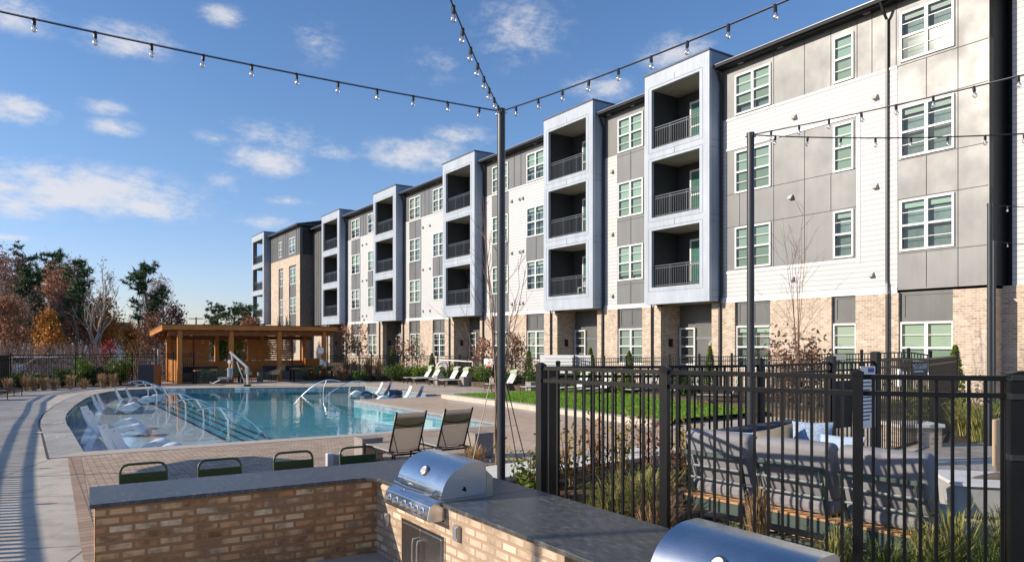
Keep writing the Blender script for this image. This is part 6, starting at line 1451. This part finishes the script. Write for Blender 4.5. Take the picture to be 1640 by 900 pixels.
# ---- planted bed behind the kitchen
l = LM()
for k in range(9000):
    p = V((rv.uniform(-1.0, 7.5), rv.uniform(4.2, 12.2), .305))
    if (p.x-2.2)*.763+(p.y-8.3)*.646 > .3 and p.y < 11 and p.x > 2.2: continue
    l.leaf(p, rv.uniform(.012, .035), .5, 1.5)
tag(l.build('bark_chips', brown_l), kind='stuff')
shrub('yellow_shrub', 'yellow green shrub beside the tall pole in front of the seat wall', at(850, 8.9, .3), .75, .78, bright_l, 330, .04, None, twig, flat=.6)
BS = [(884, 10.0, .6, .8, rust_l, 'reddish twiggy shrub right of the first fence post'), (915, 10.1, .6, .85, yel_l, 'yellowing shrub left of the middle of the first fence panel'), (955, 10.2, .6, .95, orange_l, 'sparse reddish shrub in the middle of the first fence panel'), (995, 10.6, .55, .95, yel_l, 'yellowing shrub before the seat wall, right of the reddish one'), (1040, 11.2, .6, 1.15, rust_l, 'rust leaved shrub with a red tip by the second fence post'), (1090, 10.8, .6, .95, yel_l, 'yellow and pink shrub just right of the second fence post'), (1076, 9.0, .5, .7, rust_l, 'low rust shrub at the left end of the gray sofa'), (870, 9.3, .5, .55, brown_l, 'low dry shrub at the foot of the first fence post')]
for px, d, w, h, mt, lab in BS: shrub('bed_shrub', lab, at(px, d, .3), w, h, mt, 260, .036, 'small shrubs in the bed behind the counter', twig, stems=9, flat=.4)
GR = [(992, 7.9, .62, 1.25, mix_g, 'arching green and straw grass behind the middle of the counter'), (1032, 8.1, .68, 1.3, mix_g, 'large arching grass left of the second fence post'), (1050, 6.95, .58, .75, tan_g, 'straw coloured upright grass at the second fence post'), (955, 7.9, .3, .6, mix_g, 'low grass tuft at the left of the arching grasses'),
      (1180, 6.6, .35, .6, grn_g, 'green grass tuft before the left end of the sofa'), (1215, 6.5, .75, .35, tan_g, 'thin upright straw grass between the first two sofa backs'), (1250, 6.1, .3, .7, grn_g, 'low green grass before the middle of the sofa'), (1310, 5.75, .4, .65, grn_g, 'green grass above the front grill hood'), (1340, 5.7, .62, .5, mix_g, 'thin tall grass right of the front grill hood'),
      (1420, 5.75, .45, .8, grn_g, 'green grass at the right end of the sofa'), (1490, 5.75, .6, .9, mix_g, 'large grass in front of the right sofa corner'), (1530, 5.9, .75, .95, mix_g, 'tallest grass clump left of the fire table'), (1580, 5.6, .5, .9, grn_g, 'grass clump at the foot of the big end post'), (1612, 6.3, .6, .7, mix_g, 'grass in front of the fire table, behind the big end post'),
      (1545, 15.5, .9, 1.2, mix_g, 'brown green grass in the far bed, left one'), (1568, 14.6, .9, 1.2, mix_g, 'brown green grass in the far bed, middle one'), (1600, 15, .95, 1.3, grn_g, 'tall green grass before the paired poles'), (1625, 14.5, .8, 1.1, mix_g, 'grass in the far bed behind the big end post'), (1290, 12.8, .7, .8, tan_g, 'tan grass behind the fence left of the gate'), (1322, 13.2, .7, .8, tan_g, 'tan grass next to the gate post'), (1255, 13, .45, .7, tan_g, 'low tan grass right of the sofa pole'), (760, 12.6, .55, .6, tan_g, 'dry straw grass at the gray cube table')]
for px, d, h, w, mt, lab in GR: grass('grass_clump', lab, at(px, d, .3 if px > 800 else 0), h, w, mt, 330 if d < 9 else 260, .0045 if d < 9 else .008, 'ornamental grasses in the right beds', .75)
shrub('bright_shrub', 'yellow green shrub seen through the fence past the gate', at(1472, 17.2, .26), 1.3, 1.15, bright_l, 600, .06, None, twig)
shrub('bed_shrub', 'small bare shrub with a few leaves at the brick corner', at(1556, 17.5, .26), .7, 1.5, brown_l, 160, .04, None, twig)
# plant on the balcony
l = LM(); b_ = W0+UX*8.9-VX*.25; b_.z = 5.35
for k in range(90): l.leaf(b_+V((rv.gauss(0, .1), rv.gauss(0, .1), rv.gauss(0, .12))), .06)
l.build('leaves', bright_l, bpy.data.objects['potted_plant'])
# ---- things beyond the fence
h0 = at(183, 95); t = thing('house', 'white two storey house with a dark roof far behind the left fence', 'house', h0)
hx = V((.95, .3, 0)); hy = V((-.3, .95, 0)); m = MB(h0, hx, hy); m.box(-1.6, 1.2, 0, 5, 0, 3.6); m.box(-4.5, -1.6, 1.5, 5, 0, 3.0); m.build('wall', white_paint, t)
m = MB(h0, hx, hy); m.prism([(-.4, 3.55), (2.5, 5.1), (5.4, 3.55)], -1.9, 1.5, 'x'); m.prism([(1.0, 2.95), (3.2, 4.1), (5.4, 2.95)], -4.8, -1.6, 'x'); m.build('roof', roof_m, t)
for x in (-.9, .5): m = MB(h0, hx, hy); m.box(x-.3, x+.3, -.03, 0.0, 2.0, 3.1); m.build('window', unlit_room, t)
b = at(314, 130); t = thing('utility_pole', 'wooden utility pole with a cross arm above the pergola roof', 'utility pole', b); m = MB(b); m.tube([(0, 0, 0), (0, 0, hz_(508, 130))], .14, 6); m.build('pole', bark, t); m = MB(b); m.box(-1.3, 1.3, -.06, .06, hz_(511, 130), hz_(509.6, 130)); m.build('cross_arm', bark, t)
def car(c, rz, label):
    t = thing('parked_car', label, 'car', (0, 0, 0), 'cars parked behind the left fence')
    pr = [(-2.2, .3), (-2.25, .7), (-2.1, .92), (-1.5, .98), (-.9, 1.42), (.5, 1.44), (1.15, 1.0), (2.0, .86), (2.2, .6), (2.2, .3)]
    m = MB(); m.prism(pr, -.85, .85, 'y'); m.build('body', plain('car_white', (.6, .6, .62), .25), t, bevel=.08)
    m = MB(); m.prism([(-1.4, 1.0), (-.88, 1.36), (.45, 1.38), (1.02, 1.02)], -.86, .86, 'y'); m.build('windows', plain('car_glass', (.02, .025, .03), .1), t)
    for x in (-1.4, 1.4):
        for y in (-.8, .8): m = MB(); m.disc((x, y-.1, .33), (0, 1, 0), .33, .2, 16); w_ = m.build('wheel', rubber, t); m = MB(); m.disc((x, y-.105, .33), (0, 1, 0), .19, .21, 12); m.build('rim', steel, w_)
    m = MB(); m.box(2.16, 2.22, -.75, -.45, .62, .75); m.build('headlight', chrome, t); m = MB(); m.box(2.16, 2.22, .45, .75, .62, .75); m.build('headlight', chrome, t)
    place(t, c, rz)
car(at(44, 46, 0), R(195), 'white car parked behind the left fence, nearer the corner'); car(at(92, 45, 0), R(12), 'white car parked behind the left fence, right of the other one')
